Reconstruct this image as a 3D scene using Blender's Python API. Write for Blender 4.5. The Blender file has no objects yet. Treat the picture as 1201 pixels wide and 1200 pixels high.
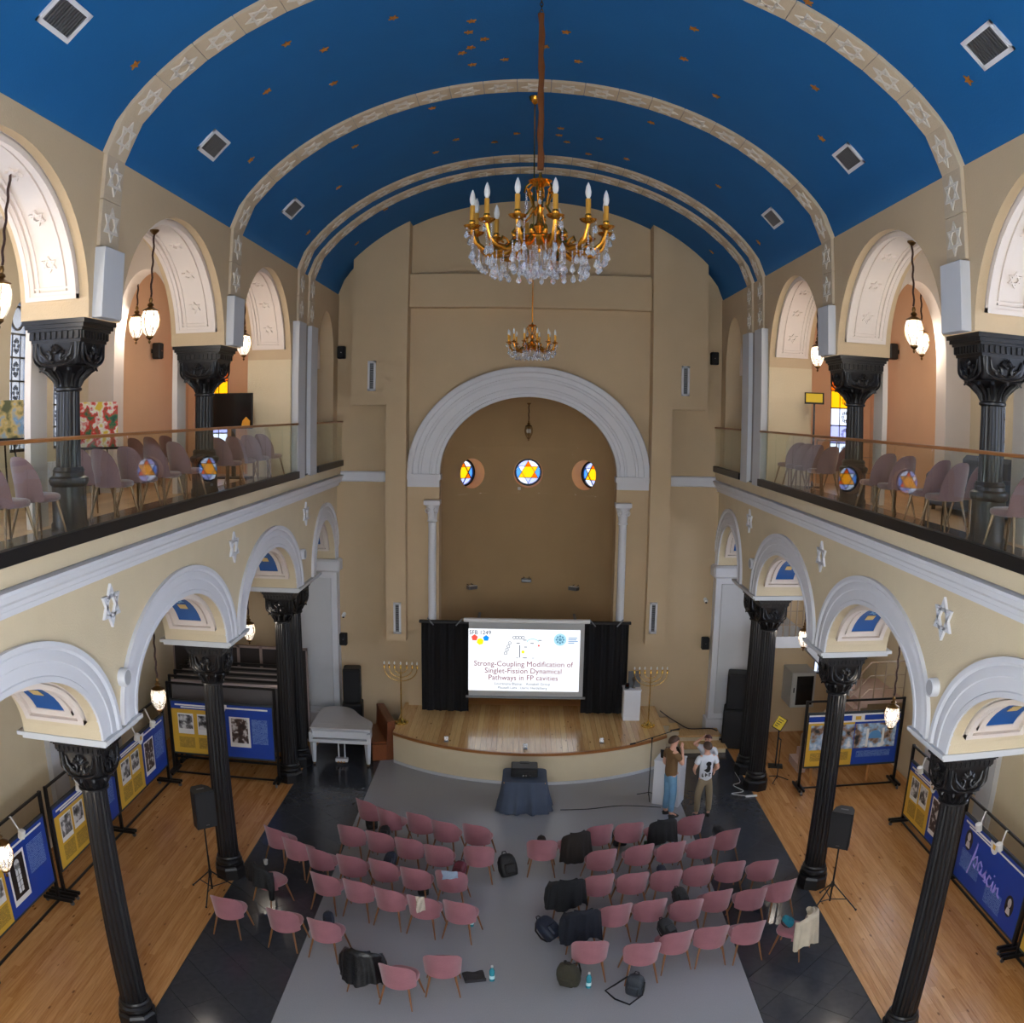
import bpy, bmesh, math, random
from mathutils import Vector, Matrix
random.seed(11)
PI = math.pi
sc = bpy.context.scene
col = sc.collection

# ------------------------------------------------------------------ camera, world, exposure
PITCH, YAW, ROLL, FPX = -.1065, -.0154, .0145, 1070.0
CAM = Vector((-.044, 0, 8.3))
_f = Vector((math.sin(YAW)*math.cos(PITCH), math.cos(YAW)*math.cos(PITCH), math.sin(PITCH)))
_r0 = _f.cross(Vector((0, 0, 1))).normalized(); _u0 = _r0.cross(_f)
_r = _r0*math.cos(ROLL) + _u0*math.sin(ROLL); _u = -_r0*math.sin(ROLL) + _u0*math.cos(ROLL)
cd = bpy.data.cameras.new('camera'); cam = bpy.data.objects.new('camera', cd); col.objects.link(cam); sc.camera = cam
cd.type = 'PANO'; cd.panorama_type = 'FISHEYE_EQUISOLID'          # the photograph was taken with a curved (wide) projection
cd.sensor_fit = 'HORIZONTAL'; cd.sensor_width = 36; cd.sensor_height = 36*1200/1201
cd.fisheye_lens = FPX*36/1201; cd.fisheye_fov = PI; cd.clip_end = 200
_m = Matrix.Identity(4)
for i in range(3):
    _m[i][0] = _r[i]; _m[i][1] = _u[i]; _m[i][2] = -_f[i]; _m[i][3] = CAM[i]
cam.matrix_world = _m

world = bpy.data.worlds.new('world'); sc.world = world; world.use_nodes = True
bg = world.node_tree.nodes['Background']
bg.inputs[0].default_value = (.93, .965, 1.0, 1); bg.inputs[1].default_value = 10.5
vs = sc.view_settings
vs.view_transform = 'Standard'; vs.look = 'None'; vs.gamma = 1; vs.use_curve_mapping = False
vs.exposure = -0.12

def at(px, py, X=None, Y=None, Z=None):
    """point of the plane X, Y or Z that the photograph shows at pixel px, py"""
    a, b = px-600.5, 600-py; R = math.hypot(a, b)+1e-9; th = 2*math.asin(R/2/FPX)
    d = _f*math.cos(th) + (_r*(a/R) + _u*(b/R))*math.sin(th)
    t = (X-CAM.x)/d.x if X is not None else (Y-CAM.y)/d.y if Y is not None else (Z-CAM.z)/d.z
    return CAM + d*t

# ------------------------------------------------------------------ mesh builder
class MB:
    def __init__(s): s.v = []; s.f = []
    def add(s, vs_, fs):
        n = len(s.v); s.v += [tuple(p) for p in vs_]; s.f += [tuple(i+n for i in f) for f in fs]; return s
    def box(s, x0, x1, y0, y1, z0, z1, M=None):
        v = [(x, y, z) for x in (x0, x1) for y in (y0, y1) for z in (z0, z1)]
        if M is not None: v = [M @ Vector(p) for p in v]
        return s.add(v, [(0, 1, 3, 2), (4, 6, 7, 5), (0, 4, 5, 1), (2, 3, 7, 6), (0, 2, 6, 4), (1, 5, 7, 3)])
    def bbox(s, x0, x1, y0, y1, z0, z1, b=.01, M=None):
        """box with chamfered edges"""
        v = []; idx = {}
        X, Y, Z = (x0, x1), (y0, y1), (z0, z1)
        for i in (0, 1):
            for j in (0, 1):
                for k in (0, 1):
                    for a in range(3):
                        p = [X[i], Y[j], Z[k]]
                        for c in range(3):
                            if c != a: p[c] += b*(1 if (i, j, k)[c] == 0 else -1)
                        idx[(i, j, k, a)] = len(v); v.append(Vector(p))
        f = []
        for a in range(3):
            for sd in (0, 1):
                o = [c for c in range(3) if c != a]; q = []
                for (m, n) in ((0, 0), (1, 0), (1, 1), (0, 1)):
                    t = [0, 0, 0]; t[a] = sd; t[o[0]] = m; t[o[1]] = n; q.append(idx[(*t, a)])
                f.append(q)
        for a in range(3):
            o = [c for c in range(3) if c != a]
            for m in (0, 1):
                for n in (0, 1):
                    t = [0, 0, 0]; t[o[0]] = m; t[o[1]] = n; t2 = list(t); t2[a] = 1
                    f.append([idx[(*t, o[0])], idx[(*t2, o[0])], idx[(*t2, o[1])], idx[(*t, o[1])]])
        for i in (0, 1):
            for j in (0, 1):
                for k in (0, 1): f.append([idx[(i, j, k, 0)], idx[(i, j, k, 1)], idx[(i, j, k, 2)]])
        if M is not None: v = [M @ p for p in v]
        return s.add(v, f)
    def lathe(s, prof, n=24, c=(0, 0, 0), M=None, rmod=None, a0=0, a1=2*PI, capb=True, capt=True):
        full = abs(a1-a0-2*PI) < 1e-6; m = n if full else n+1; v = []
        for r, z in prof:
            for i in range(m):
                a = a0+(a1-a0)*i/n; rr = r*(rmod(a, z) if rmod else 1)
                p = Vector((c[0]+rr*math.cos(a), c[1]+rr*math.sin(a), c[2]+z)); v.append(M @ p if M is not None else p)
        f = []
        for k in range(len(prof)-1):
            for i in range(n):
                j = (i+1) % m if full else i+1
                f.append((k*m+i, k*m+j, (k+1)*m+j, (k+1)*m+i))
        if full:
            if capb and prof[0][0] > 1e-5: f.append(tuple(range(m))[::-1])
            if capt and prof[-1][0] > 1e-5: f.append(tuple((len(prof)-1)*m+i for i in range(m)))
        return s.add(v, f)
    def tube(s, pts, r, n=8, closed=False, M=None, flat=1.0):
        pts = [Vector(p) for p in pts]; k = len(pts); rs = r if isinstance(r, (list, tuple)) else [r]*k
        v = []; up = None
        for i, p in enumerate(pts):
            t = (pts[(i+1) % k]-pts[i-1]) if closed else (pts[min(i+1, k-1)]-pts[max(i-1, 0)])
            t = t.normalized() if t.length > 1e-9 else Vector((0, 0, 1))
            if up is None: up = Vector((0, 0, 1)) if abs(t.z) < .9 else Vector((1, 0, 0))
            a = t.cross(up)
            if a.length < 1e-6: a = t.orthogonal()
            a.normalize(); b = a.cross(t).normalized(); up = b
            for j in range(n):
                w = 2*PI*j/n; q = p+a*(rs[i]*math.cos(w))+b*(rs[i]*flat*math.sin(w)); v.append(M @ q if M is not None else q)
        f = []
        for i in range(k if closed else k-1):
            i2 = (i+1) % k
            for j in range(n): f.append((i*n+j, i*n+(j+1) % n, i2*n+(j+1) % n, i2*n+j))
        if not closed: f += [tuple(range(n))[::-1], tuple((k-1)*n+j for j in range(n))]
        return s.add(v, f)
    def ball(s, c, r, n=12, m=8, sc_=(1, 1, 1), M=None):
        prof = [(max(1e-6, math.sin(PI*i/m))*r, -math.cos(PI*i/m)*r) for i in range(m+1)]
        c = Vector(c); Q = Matrix.Translation(c) @ Matrix.Diagonal((*sc_, 1))
        if M is not None: Q = M @ Q
        return s.lathe(prof, n, M=Q)
    def prism(s, poly, fr, d0, d1):
        """poly of (u,w) swept from depth d0 to d1; fr(u,w,d)->xyz"""
        n = len(poly); v = [fr(u, w, d0) for u, w in poly]+[fr(u, w, d1) for u, w in poly]
        f = [tuple(range(n))[::-1], tuple(range(n, 2*n))]+[(i, (i+1) % n, n+(i+1) % n, n+i) for i in range(n)]
        return s.add(v, f)
    def grid(s, P, closed_u=False):
        """P[i][j] points"""
        a, b = len(P), len(P[0]); v = [p for row in P for p in row]; f = []
        for i in range(a if closed_u else a-1):
            for j in range(b-1): f.append((i*b+j, ((i+1) % a)*b+j, ((i+1) % a)*b+j+1, i*b+j+1))
        return s.add(v, f)
    def shell(s, P, Q):
        """two matching grids closed along their borders"""
        a, b = len(P), len(P[0]); n = len(s.v); s.grid(P); m = len(s.v)
        s.v += [tuple(p) for row in Q for p in row]
        for i in range(a-1):
            for j in range(b-1): s.f.append((m+i*b+j, m+i*b+j+1, m+(i+1)*b+j+1, m+(i+1)*b+j))
        for i in range(a-1):
            for j in (0, b-1): s.f.append((n+i*b+j, n+(i+1)*b+j, m+(i+1)*b+j, m+i*b+j))
        for j in range(b-1):
            for i in (0, a-1): s.f.append((n+i*b+j, n+i*b+j+1, m+i*b+j+1, m+i*b+j))
        return s
    def mesh(s, name, m, smooth=None):
        me = bpy.data.meshes.new(name); me.from_pydata(s.v, [], s.f); me.update()
        bm = bmesh.new(); bm.from_mesh(me); bmesh.ops.recalc_face_normals(bm, faces=bm.faces); bm.to_mesh(me); bm.free()
        for x in (m if isinstance(m, (list, tuple)) else [m]): me.materials.append(x)
        if smooth is not None:
            for p in me.polygons: p.use_smooth = True
            me.set_sharp_from_angle(angle=math.radians(smooth))
        return me

def link(name, data, parent=None, loc=None, rz=None):
    o = bpy.data.objects.new(name, data); col.objects.link(o)
    if parent is not None: o.parent = parent
    if loc is not None: o.location = loc
    if rz is not None: o.rotation_euler = (0, 0, rz)
    return o
def tag(o, label=None, cat=None, group=None, kind=None):
    for k, v in (('label', label), ('category', cat), ('group', group), ('kind', kind)):
        if v: o[k] = v
    return o
def part(name, mb, m, parent, smooth=None, label=None, kind=None):
    return tag(link(name, mb.mesh(name, m, smooth) if isinstance(mb, MB) else mb, parent), label, kind=kind)
def solo(name, mb, m, label, cat, loc=(0, 0, 0), rz=0, group=None, smooth=None):
    return tag(link(name, mb.mesh(name, m, smooth) if isinstance(mb, MB) else mb, None, loc, rz), label, cat, group)
def thing(name, label, cat, loc=(0, 0, 0), rz=0, group=None):
    return tag(link(name, None, None, loc, rz), label, cat, group)
def struct(name, mb, m, parent=None, smooth=None):
    o = link(name, mb.mesh(name, m, smooth), parent)
    if parent is None: o['kind'] = 'structure'
    return o
def dup(root, loc, rz, label=None, group=None, scale=None):
    r = root.copy(); col.objects.link(r); r.location = loc; r.rotation_euler = (0, 0, rz)
    if scale: r.scale = scale
    if label: r['label'] = label
    if group: r['group'] = group
    for ch in list(root.children):
        c = ch.copy(); col.objects.link(c); c.parent = r
        for g in ch.children:
            d = g.copy(); col.objects.link(d); d.parent = c
    return r
def T(x, y, z): return Matrix.Translation((x, y, z))
def RZ(a): return Matrix.Rotation(a, 4, 'Z')
def RX(a): return Matrix.Rotation(a, 4, 'X')
def RY(a): return Matrix.Rotation(a, 4, 'Y')

# ------------------------------------------------------------------ materials
def lin(c): return tuple(((x/255)/12.92 if x/255 <= .04045 else ((x/255+.055)/1.055)**2.4) for x in c)+(1,)
MATS = {}
def mat(name, rgb, rough=.6, metal=0, var=0, vscale=4, bump=0, bscale=60, spec=.5, emit=0, coat=0, sheen=0, trans=0, ecol=None, stretch=None):
    if name in MATS: return MATS[name]
    m = bpy.data.materials.new(name); m.use_nodes = True; nt = m.node_tree; b = nt.nodes['Principled BSDF']
    c = lin(rgb); b.inputs['Base Color'].default_value = c; b.inputs['Roughness'].default_value = rough
    b.inputs['Metallic'].default_value = metal; b.inputs['Specular IOR Level'].default_value = spec
    b.inputs['Coat Weight'].default_value = coat; b.inputs['Coat Roughness'].default_value = .12
    b.inputs['Sheen Weight'].default_value = sheen; b.inputs['Transmission Weight'].default_value = trans
    if emit: b.inputs['Emission Color'].default_value = lin(ecol or rgb); b.inputs['Emission Strength'].default_value = emit
    if var or bump:
        tc = nt.nodes.new('ShaderNodeTexCoord'); mp = nt.nodes.new('ShaderNodeMapping'); nt.links.new(tc.outputs['Object'], mp.inputs[0])
        if stretch: mp.inputs['Scale'].default_value = stretch
    if var:
        n = nt.nodes.new('ShaderNodeTexNoise'); n.inputs['Scale'].default_value = vscale; n.inputs['Detail'].default_value = 6; nt.links.new(mp.outputs[0], n.inputs['Vector'])
        x = nt.nodes.new('ShaderNodeMix'); x.data_type = 'RGBA'; nt.links.new(n.outputs[0], x.inputs[0])
        x.inputs[6].default_value = tuple(v*(1-var) for v in c[:3])+(1,); x.inputs[7].default_value = tuple(min(1, v*(1+var)) for v in c[:3])+(1,)
        nt.links.new(x.outputs[2], b.inputs['Base Color'])
    if bump:
        n = nt.nodes.new('ShaderNodeTexNoise'); n.inputs['Scale'].default_value = bscale; n.inputs['Detail'].default_value = 4; nt.links.new(mp.outputs[0], n.inputs['Vector'])
        u = nt.nodes.new('ShaderNodeBump'); u.inputs['Strength'].default_value = bump; u.inputs['Distance'].default_value = .02
        nt.links.new(n.outputs[0], u.inputs['Height']); nt.links.new(u.outputs[0], b.inputs['Normal'])
    MATS[name] = m; return m
def wood(name, rgb, rgb2, axis='Y', rough=.35, knots=True, island=.35, coat=.0):
    m = bpy.data.materials.new(name); m.use_nodes = True; nt = m.node_tree; N = nt.nodes; L = nt.links; b = N['Principled BSDF']
    b.inputs['Roughness'].default_value = rough; b.inputs['Coat Weight'].default_value = coat
    tc = N.new('ShaderNodeTexCoord'); mp = N.new('ShaderNodeMapping'); L.new(tc.outputs['Object'], mp.inputs[0])
    s = {'X': (1.2, 22, 22), 'Y': (22, 1.2, 22), 'Z': (22, 22, 1.2)}[axis]; mp.inputs['Scale'].default_value = s
    n = N.new('ShaderNodeTexNoise'); n.inputs['Scale'].default_value = 1.6; n.inputs['Detail'].default_value = 5; n.inputs['Distortion'].default_value = .6; L.new(mp.outputs[0], n.inputs['Vector'])
    g = N.new('ShaderNodeNewGeometry'); oi = N.new('ShaderNodeObjectInfo')
    ad = N.new('ShaderNodeMath'); ad.operation = 'ADD'; L.new(g.outputs['Random Per Island'], ad.inputs[0]); L.new(oi.outputs['Random'], ad.inputs[1])
    fr = N.new('ShaderNodeMath'); fr.operation = 'FRACT'; L.new(ad.outputs[0], fr.inputs[0])
    mx = N.new('ShaderNodeMath'); mx.operation = 'MULTIPLY_ADD'; L.new(fr.outputs[0], mx.inputs[0]); mx.inputs[1].default_value = island; 
    m2 = N.new('ShaderNodeMath'); m2.operation = 'MULTIPLY'; L.new(n.outputs[0], m2.inputs[0]); m2.inputs[1].default_value = 1-island*.6; L.new(m2.outputs[0], mx.inputs[2])
    r = N.new('ShaderNodeValToRGB'); L.new(mx.outputs[0], r.inputs[0]); r.color_ramp.elements[0].color = lin(rgb2); r.color_ramp.elements[1].color = lin(rgb); r.color_ramp.elements[0].position = .25; r.color_ramp.elements[1].position = .8
    out = r.outputs[0]
    if knots:
        mp2 = N.new('ShaderNodeMapping'); L.new(tc.outputs['Object'], mp2.inputs[0]); mp2.inputs['Scale'].default_value = tuple(v and (1.3 if v < 10 else 3.2) for v in s)
        vo = N.new('ShaderNodeTexVoronoi'); vo.inputs['Scale'].default_value = 1.5; L.new(mp2.outputs[0], vo.inputs['Vector'])
        kr = N.new('ShaderNodeValToRGB'); L.new(vo.outputs['Distance'], kr.inputs[0]); kr.color_ramp.elements[0].position = .05; kr.color_ramp.elements[1].position = .12
        x = N.new('ShaderNodeMix'); x.data_type = 'RGBA'; L.new(kr.outputs[0], x.inputs[0]); x.inputs[6].default_value = tuple(v*.45 for v in lin(rgb2)[:3])+(1,); L.new(out, x.inputs[7]); out = x.outputs[2]
    L.new(out, b.inputs['Base Color']); MATS[name] = m; return m
def glass(name, tint=(1, 1, 1), ior=1.5, thru=1.0, rough=0.0, boost=1.0):
    """thin clear sheet: Fresnel reflection over straight transmission"""
    m = bpy.data.materials.new(name); m.use_nodes = True; nt = m.node_tree; N = nt.nodes; L = nt.links; N.clear()
    o = N.new('ShaderNodeOutputMaterial'); mx = N.new('ShaderNodeMixShader'); t = N.new('ShaderNodeBsdfTransparent'); g = N.new('ShaderNodeBsdfGlossy'); fz = N.new('ShaderNodeFresnel')
    t.inputs[0].default_value = (*[v*thru for v in tint], 1); g.inputs['Roughness'].default_value = rough; fz.inputs[0].default_value = ior
    g.inputs[0].default_value = (1, 1, 1, 1)
    ge = N.new('ShaderNodeNewGeometry'); iv = N.new('ShaderNodeMath'); iv.operation = 'SUBTRACT'; iv.inputs[0].default_value = 1; L.new(ge.outputs['Backfacing'], iv.inputs[1])
    k = N.new('ShaderNodeMath'); k.operation = 'MULTIPLY'; k.use_clamp = True; L.new(iv.outputs[0], k.inputs[1]); L.new(fz.outputs[0], k.inputs[0])
    k2 = N.new('ShaderNodeMath'); k2.operation = 'MULTIPLY'; k2.use_clamp = True; k2.inputs[1].default_value = boost; L.new(k.outputs[0], k2.inputs[0]); L.new(k2.outputs[0], mx.inputs[0])
    L.new(t.outputs[0], mx.inputs[1]); L.new(g.outputs[0], mx.inputs[2]); L.new(mx.outputs[0], o.inputs[0]); MATS[name] = m; return m
def pane(name, rgb, thru=.9, diff=.25):
    if name in MATS: return MATS[name]
    """coloured window glass: lets daylight through, with a little scatter"""
    m = bpy.data.materials.new(name); m.use_nodes = True; nt = m.node_tree; N = nt.nodes; L = nt.links; N.clear()
    o = N.new('ShaderNodeOutputMaterial'); mx = N.new('ShaderNodeMixShader'); t = N.new('ShaderNodeBsdfTransparent'); d = N.new('ShaderNodeBsdfTranslucent')
    c = lin(rgb); t.inputs[0].default_value = (*[v*thru for v in c[:3]], 1); d.inputs[0].default_value = c; mx.inputs[0].default_value = diff
    L.new(t.outputs[0], mx.inputs[1]); L.new(d.outputs[0], mx.inputs[2]); L.new(mx.outputs[0], o.inputs[0]); MATS[name] = m; return m

PL = mat('plaster_cream', (216, 200, 168), .9, var=.05, vscale=2.5, bump=.25, bscale=55)
PL2 = mat('plaster_beige', (202, 178, 144), .9, var=.06, vscale=1.5, bump=.2, bscale=50)
APS = mat('plaster_ochre', (176, 148, 108), .9, var=.08, vscale=1.2, bump=.15, bscale=40)
PEACH = mat('plaster_peach', (222, 178, 142), .9, var=.06, vscale=1.5)
WHT = mat('white_trim', (216, 217, 222), .75, var=.03, vscale=3)
WHT2 = mat('warm_white_stucco', (226, 214, 204), .8, var=.03, vscale=3)
GREYW = mat('pale_grey_paint', (200, 201, 204), .8, var=.04, vscale=3)
TILEW = mat('rib_stone', (196, 178, 152), .85, var=.07, vscale=6, bump=.3, bscale=30)
STARW = mat('star_relief_white', (214, 206, 194), .8)
BLUE = mat('ceiling_blue', (0, 92, 152), .85, var=.10, vscale=1.1, bump=.2, bscale=35)
BLUE2 = mat('panel_blue', (6, 84, 156), .6)
IRON = mat('black_iron', (24, 23, 25), .36, spec=.45, var=.25, vscale=8)
BLK = mat('black_plastic', (18, 18, 19), .55)
BLKM = mat('black_metal', (22, 22, 24), .4, metal=.3)
BLKF = mat('black_cloth', (17, 17, 20), .95, bump=.5, bscale=120)
GOLD = mat('gilded_brass', (214, 150, 56), .26, metal=1, var=.2, vscale=30)
BRASS = mat('antique_brass', (120, 92, 56), .35, metal=1)
CHROME = mat('chrome_steel', (190, 190, 192), .25, metal=1)
GREYM = mat('grey_metal', (120, 122, 126), .4, metal=.7)
VELV = mat('pink_velvet', (152, 97, 105), .9, var=.22, vscale=5, sheen=.35, bump=.2, bscale=40)
VELV2 = mat('mauve_velvet', (124, 92, 95), .9, var=.14, vscale=5, sheen=.4, bump=.2, bscale=40)
LEGW = mat('walnut_leg', (128, 84, 48), .45)
LEGB = mat('bronze_leg', (146, 120, 96), .32, metal=.85)
STONE = mat('dark_granite', (58, 61, 68), .16, var=.22, vscale=9, spec=.5)
GROUT = mat('dark_grout', (26, 27, 29), .8)
TERR = mat('grey_terrazzo', (150, 152, 157), .34, var=.16, vscale=60)
PARK = wood('pine_floor', (208, 156, 100), (166, 110, 60), 'Y', .26, island=.3)
PARKS = wood('stage_floor', (226, 188, 130), (188, 140, 86), 'Y', .2, island=.5, coat=.4)
PARKG = wood('gallery_floor', (212, 176, 136), (178, 138, 98), 'Y', .3, knots=False)
BROWN = wood('pew_wood', (142, 78, 40), (98, 50, 24), 'Y', .4, knots=False)
RAILW = wood('handrail_wood', (170, 112, 60), (132, 82, 40), 'Y', .35, knots=False)
LTW = wood('light_oak', (206, 150, 88), (170, 112, 58), 'Z', .4, knots=False)
GLASS = glass('balustrade_glass', (.93, .965, .95), 1.52, 1.0, boost=1.05)
LANG = None
CLEAR = glass('lamp_glass', (.97, .96, .93), 1.5, 1.0)
WPAPER = mat('white_paper', (232, 232, 230), .7)
WPLAS = mat('white_plastic', (226, 226, 224), .5)
# ------------------------------------------------------------------ the building
FX, BX, COLX, OUT, YE, Y0 = 4.85, 5.95, 5.3, 9.2, 22.7, -1.0
GO, YG = 7.45, 18.9
CY = [4.75, 9.5, 14.25, 18.95, 19.95]
ZG, STG = 7.0, .8
def sfr(s): return lambda u, z, t: (s*t, u, z)          # side walls: u along Y, t = distance from the axis
def efr(u, z, t): return (u, t, z)                       # end walls: u along X, t = Y
def arcpts(h, n=28):
    c, a, b = (h['a']+h['b'])/2, (h['b']-h['a'])/2, h['top']-h['spring']
    if h.get('rect'): return [(h['a'], h['spring']), (h['b'], h['spring'])]
    if h.get('pointed'):
        R = 2*a*1.05; pts = []
        am = math.acos((R-a)/R); k = b/(R*math.sin(am))
        for i in range(n//2+1): t = am*i/(n//2); pts.append((h['a']+R-R*math.cos(t), h['spring']+k*R*math.sin(t)))
        return pts+[(2*c-p[0], p[1]) for p in pts[-2::-1]]
    return [(c-a*math.cos(PI*i/n), h['spring']+b*math.sin(PI*i/n)) for i in range(n+1)]
def wall(mb, fr, u0, u1, z0, z1, holes, t0, t1, n=28, ztop=None):
    zt = ztop or (lambda u: z1)
    def q(a, b, za, zb, zc, zd):     # quad a-b in u; bottom za,zb top zc(at a) zd(at b)
        for t in (t0, t1): mb.add([fr(a, za, t), fr(b, zb, t), fr(b, zd, t), fr(a, zc, t)], [(0, 1, 2, 3)])
    def span(a, b, zb_):
        k = 1 if ztop is None else max(1, int((b-a)/.25))
        for i in range(k):
            p, r = a+(b-a)*i/k, a+(b-a)*(i+1)/k; q(p, r, zb_, zb_, zt(p), zt(r))
    def rev(p, r): mb.add([fr(*p, t0), fr(*r, t0), fr(*r, t1), fr(*p, t1)], [(0, 1, 2, 3)])
    cur = u0
    for h in sorted(holes, key=lambda h: h['a']):
        if h['a'] > cur+1e-6: span(cur, h['a'], z0)
        if h['sill'] > z0+1e-6: q(h['a'], h['b'], z0, z0, h['sill'], h['sill']); rev((h['a'], h['sill']), (h['b'], h['sill']))
        A = arcpts(h, n)
        if h['spring'] > h['sill']: rev((h['a'], h['sill']), (h['a'], h['spring'])); rev((h['b'], h['sill']), (h['b'], h['spring']))
        for (a, za), (b, zb) in zip(A, A[1:]): q(a, b, za, zb, zt(a), zt(b)); rev((a, za), (b, zb))
        cur = h['b']
    if u1 > cur+1e-6: span(cur, u1, z0)
    rev((u0, z0), (u0, zt(u0))); rev((u1, z0), (u1, zt(u1)))
    return mb
def hexagram(mb, fr, cu, cz, R, w, d0, d1, sq=1.0):
    for o in (90, 270):
        P = [(cu+R*math.cos(math.radians(o+120*i))*sq, cz+R*math.sin(math.radians(o+120*i))) for i in range(3)]
        Q = [(cu+(R-2*w)*math.cos(math.radians(o+120*i))*sq, cz+(R-2*w)*math.sin(math.radians(o+120*i))) for i in range(3)]
        for i in range(3): j = (i+1) % 3; mb.prism([P[i], P[j], Q[j], Q[i]], fr, d0, d1)
    return mb
def vz(x):
    x = min(4.9, abs(x)); return .5*(11.25+2.5*math.sqrt(max(0, 1-(x/4.9)**2))) + .5*(7.65+math.sqrt(6.1**2-x*x))
def vault_at(px, py):
    p1 = at(px, py, Y=1.0); d = (p1-CAM).normalized(); t = 1.0
    while t < 60:
        p = CAM+d*t
        if p.z > vz(p.x) and abs(p.x) < 4.95: return p
        t += .02
    return p

# ---- floor
fl = struct('floor', MB().box(-OUT, OUT, Y0, YE, -.25, -.05), GROUT)
part('terrazzo', MB().box(-3.46, 3.46, Y0, YE, -.05, 0), TERR, fl)
def clip(poly, x0, x1, y0, y1):
    for (k, v, sg) in ((0, x0, 1), (0, x1, -1), (1, y0, 1), (1, y1, -1)):
        out = []
        for i in range(len(poly)):
            p, q = poly[i-1], poly[i]; a, b = sg*(p[k]-v), sg*(q[k]-v)
            if a >= 0: out.append(p)
            if a*b < 0: t = a/(a-b); out.append((p[0]+(q[0]-p[0])*t, p[1]+(q[1]-p[1])*t))
        poly = out
        if len(poly) < 3: return []
    return poly
TS = .62
for s in (-1, 1):
    x0, x1 = sorted((s*3.47, s*5.19)); d = TS*math.sqrt(2)/2
    cx = (x0+x1)/2
    for i in range(-3, 4):
        for j in range(0, 44):
            c = (cx+i*d, 3+j*d)
            if (i+j) % 2: continue
            g = .004; P = clip([(c[0]+d-g, c[1]), (c[0], c[1]+d-g), (c[0]-d+g, c[1]), (c[0], c[1]-d+g)], x0, x1, 5.5, YE)
            if len(P) >= 3: part('stone_tile', MB().prism(P, lambda u, w, t: (u, w, t), -.05, 0), STONE, fl)
    # pine boards of the aisle, laid lengthways
    mb = MB(); x = 5.205; k = 0
    while x < OUT-.02:
        w = min(.105, OUT-x); y = 3-random.random()*3
        while y < YE:
            l = 1.6+random.random()*2.4; a, b = max(y, 2.), min(y+l, YE)
            if b > a+.05: mb.box(min(s*(x+.0015), s*(x+w-.0015)), max(s*(x+.0015), s*(x+w-.0015)), a+.0015, b-.0015, -.05, 0)
            y += l
        x += w
    part('floor_boards', mb, PARK, fl, kind='stuff')
    part('edging_strip', MB().box(min(s*5.19, s*5.205), max(s*5.19, s*5.205), 2, YE, -.05, .004), BLK, fl)

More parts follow.
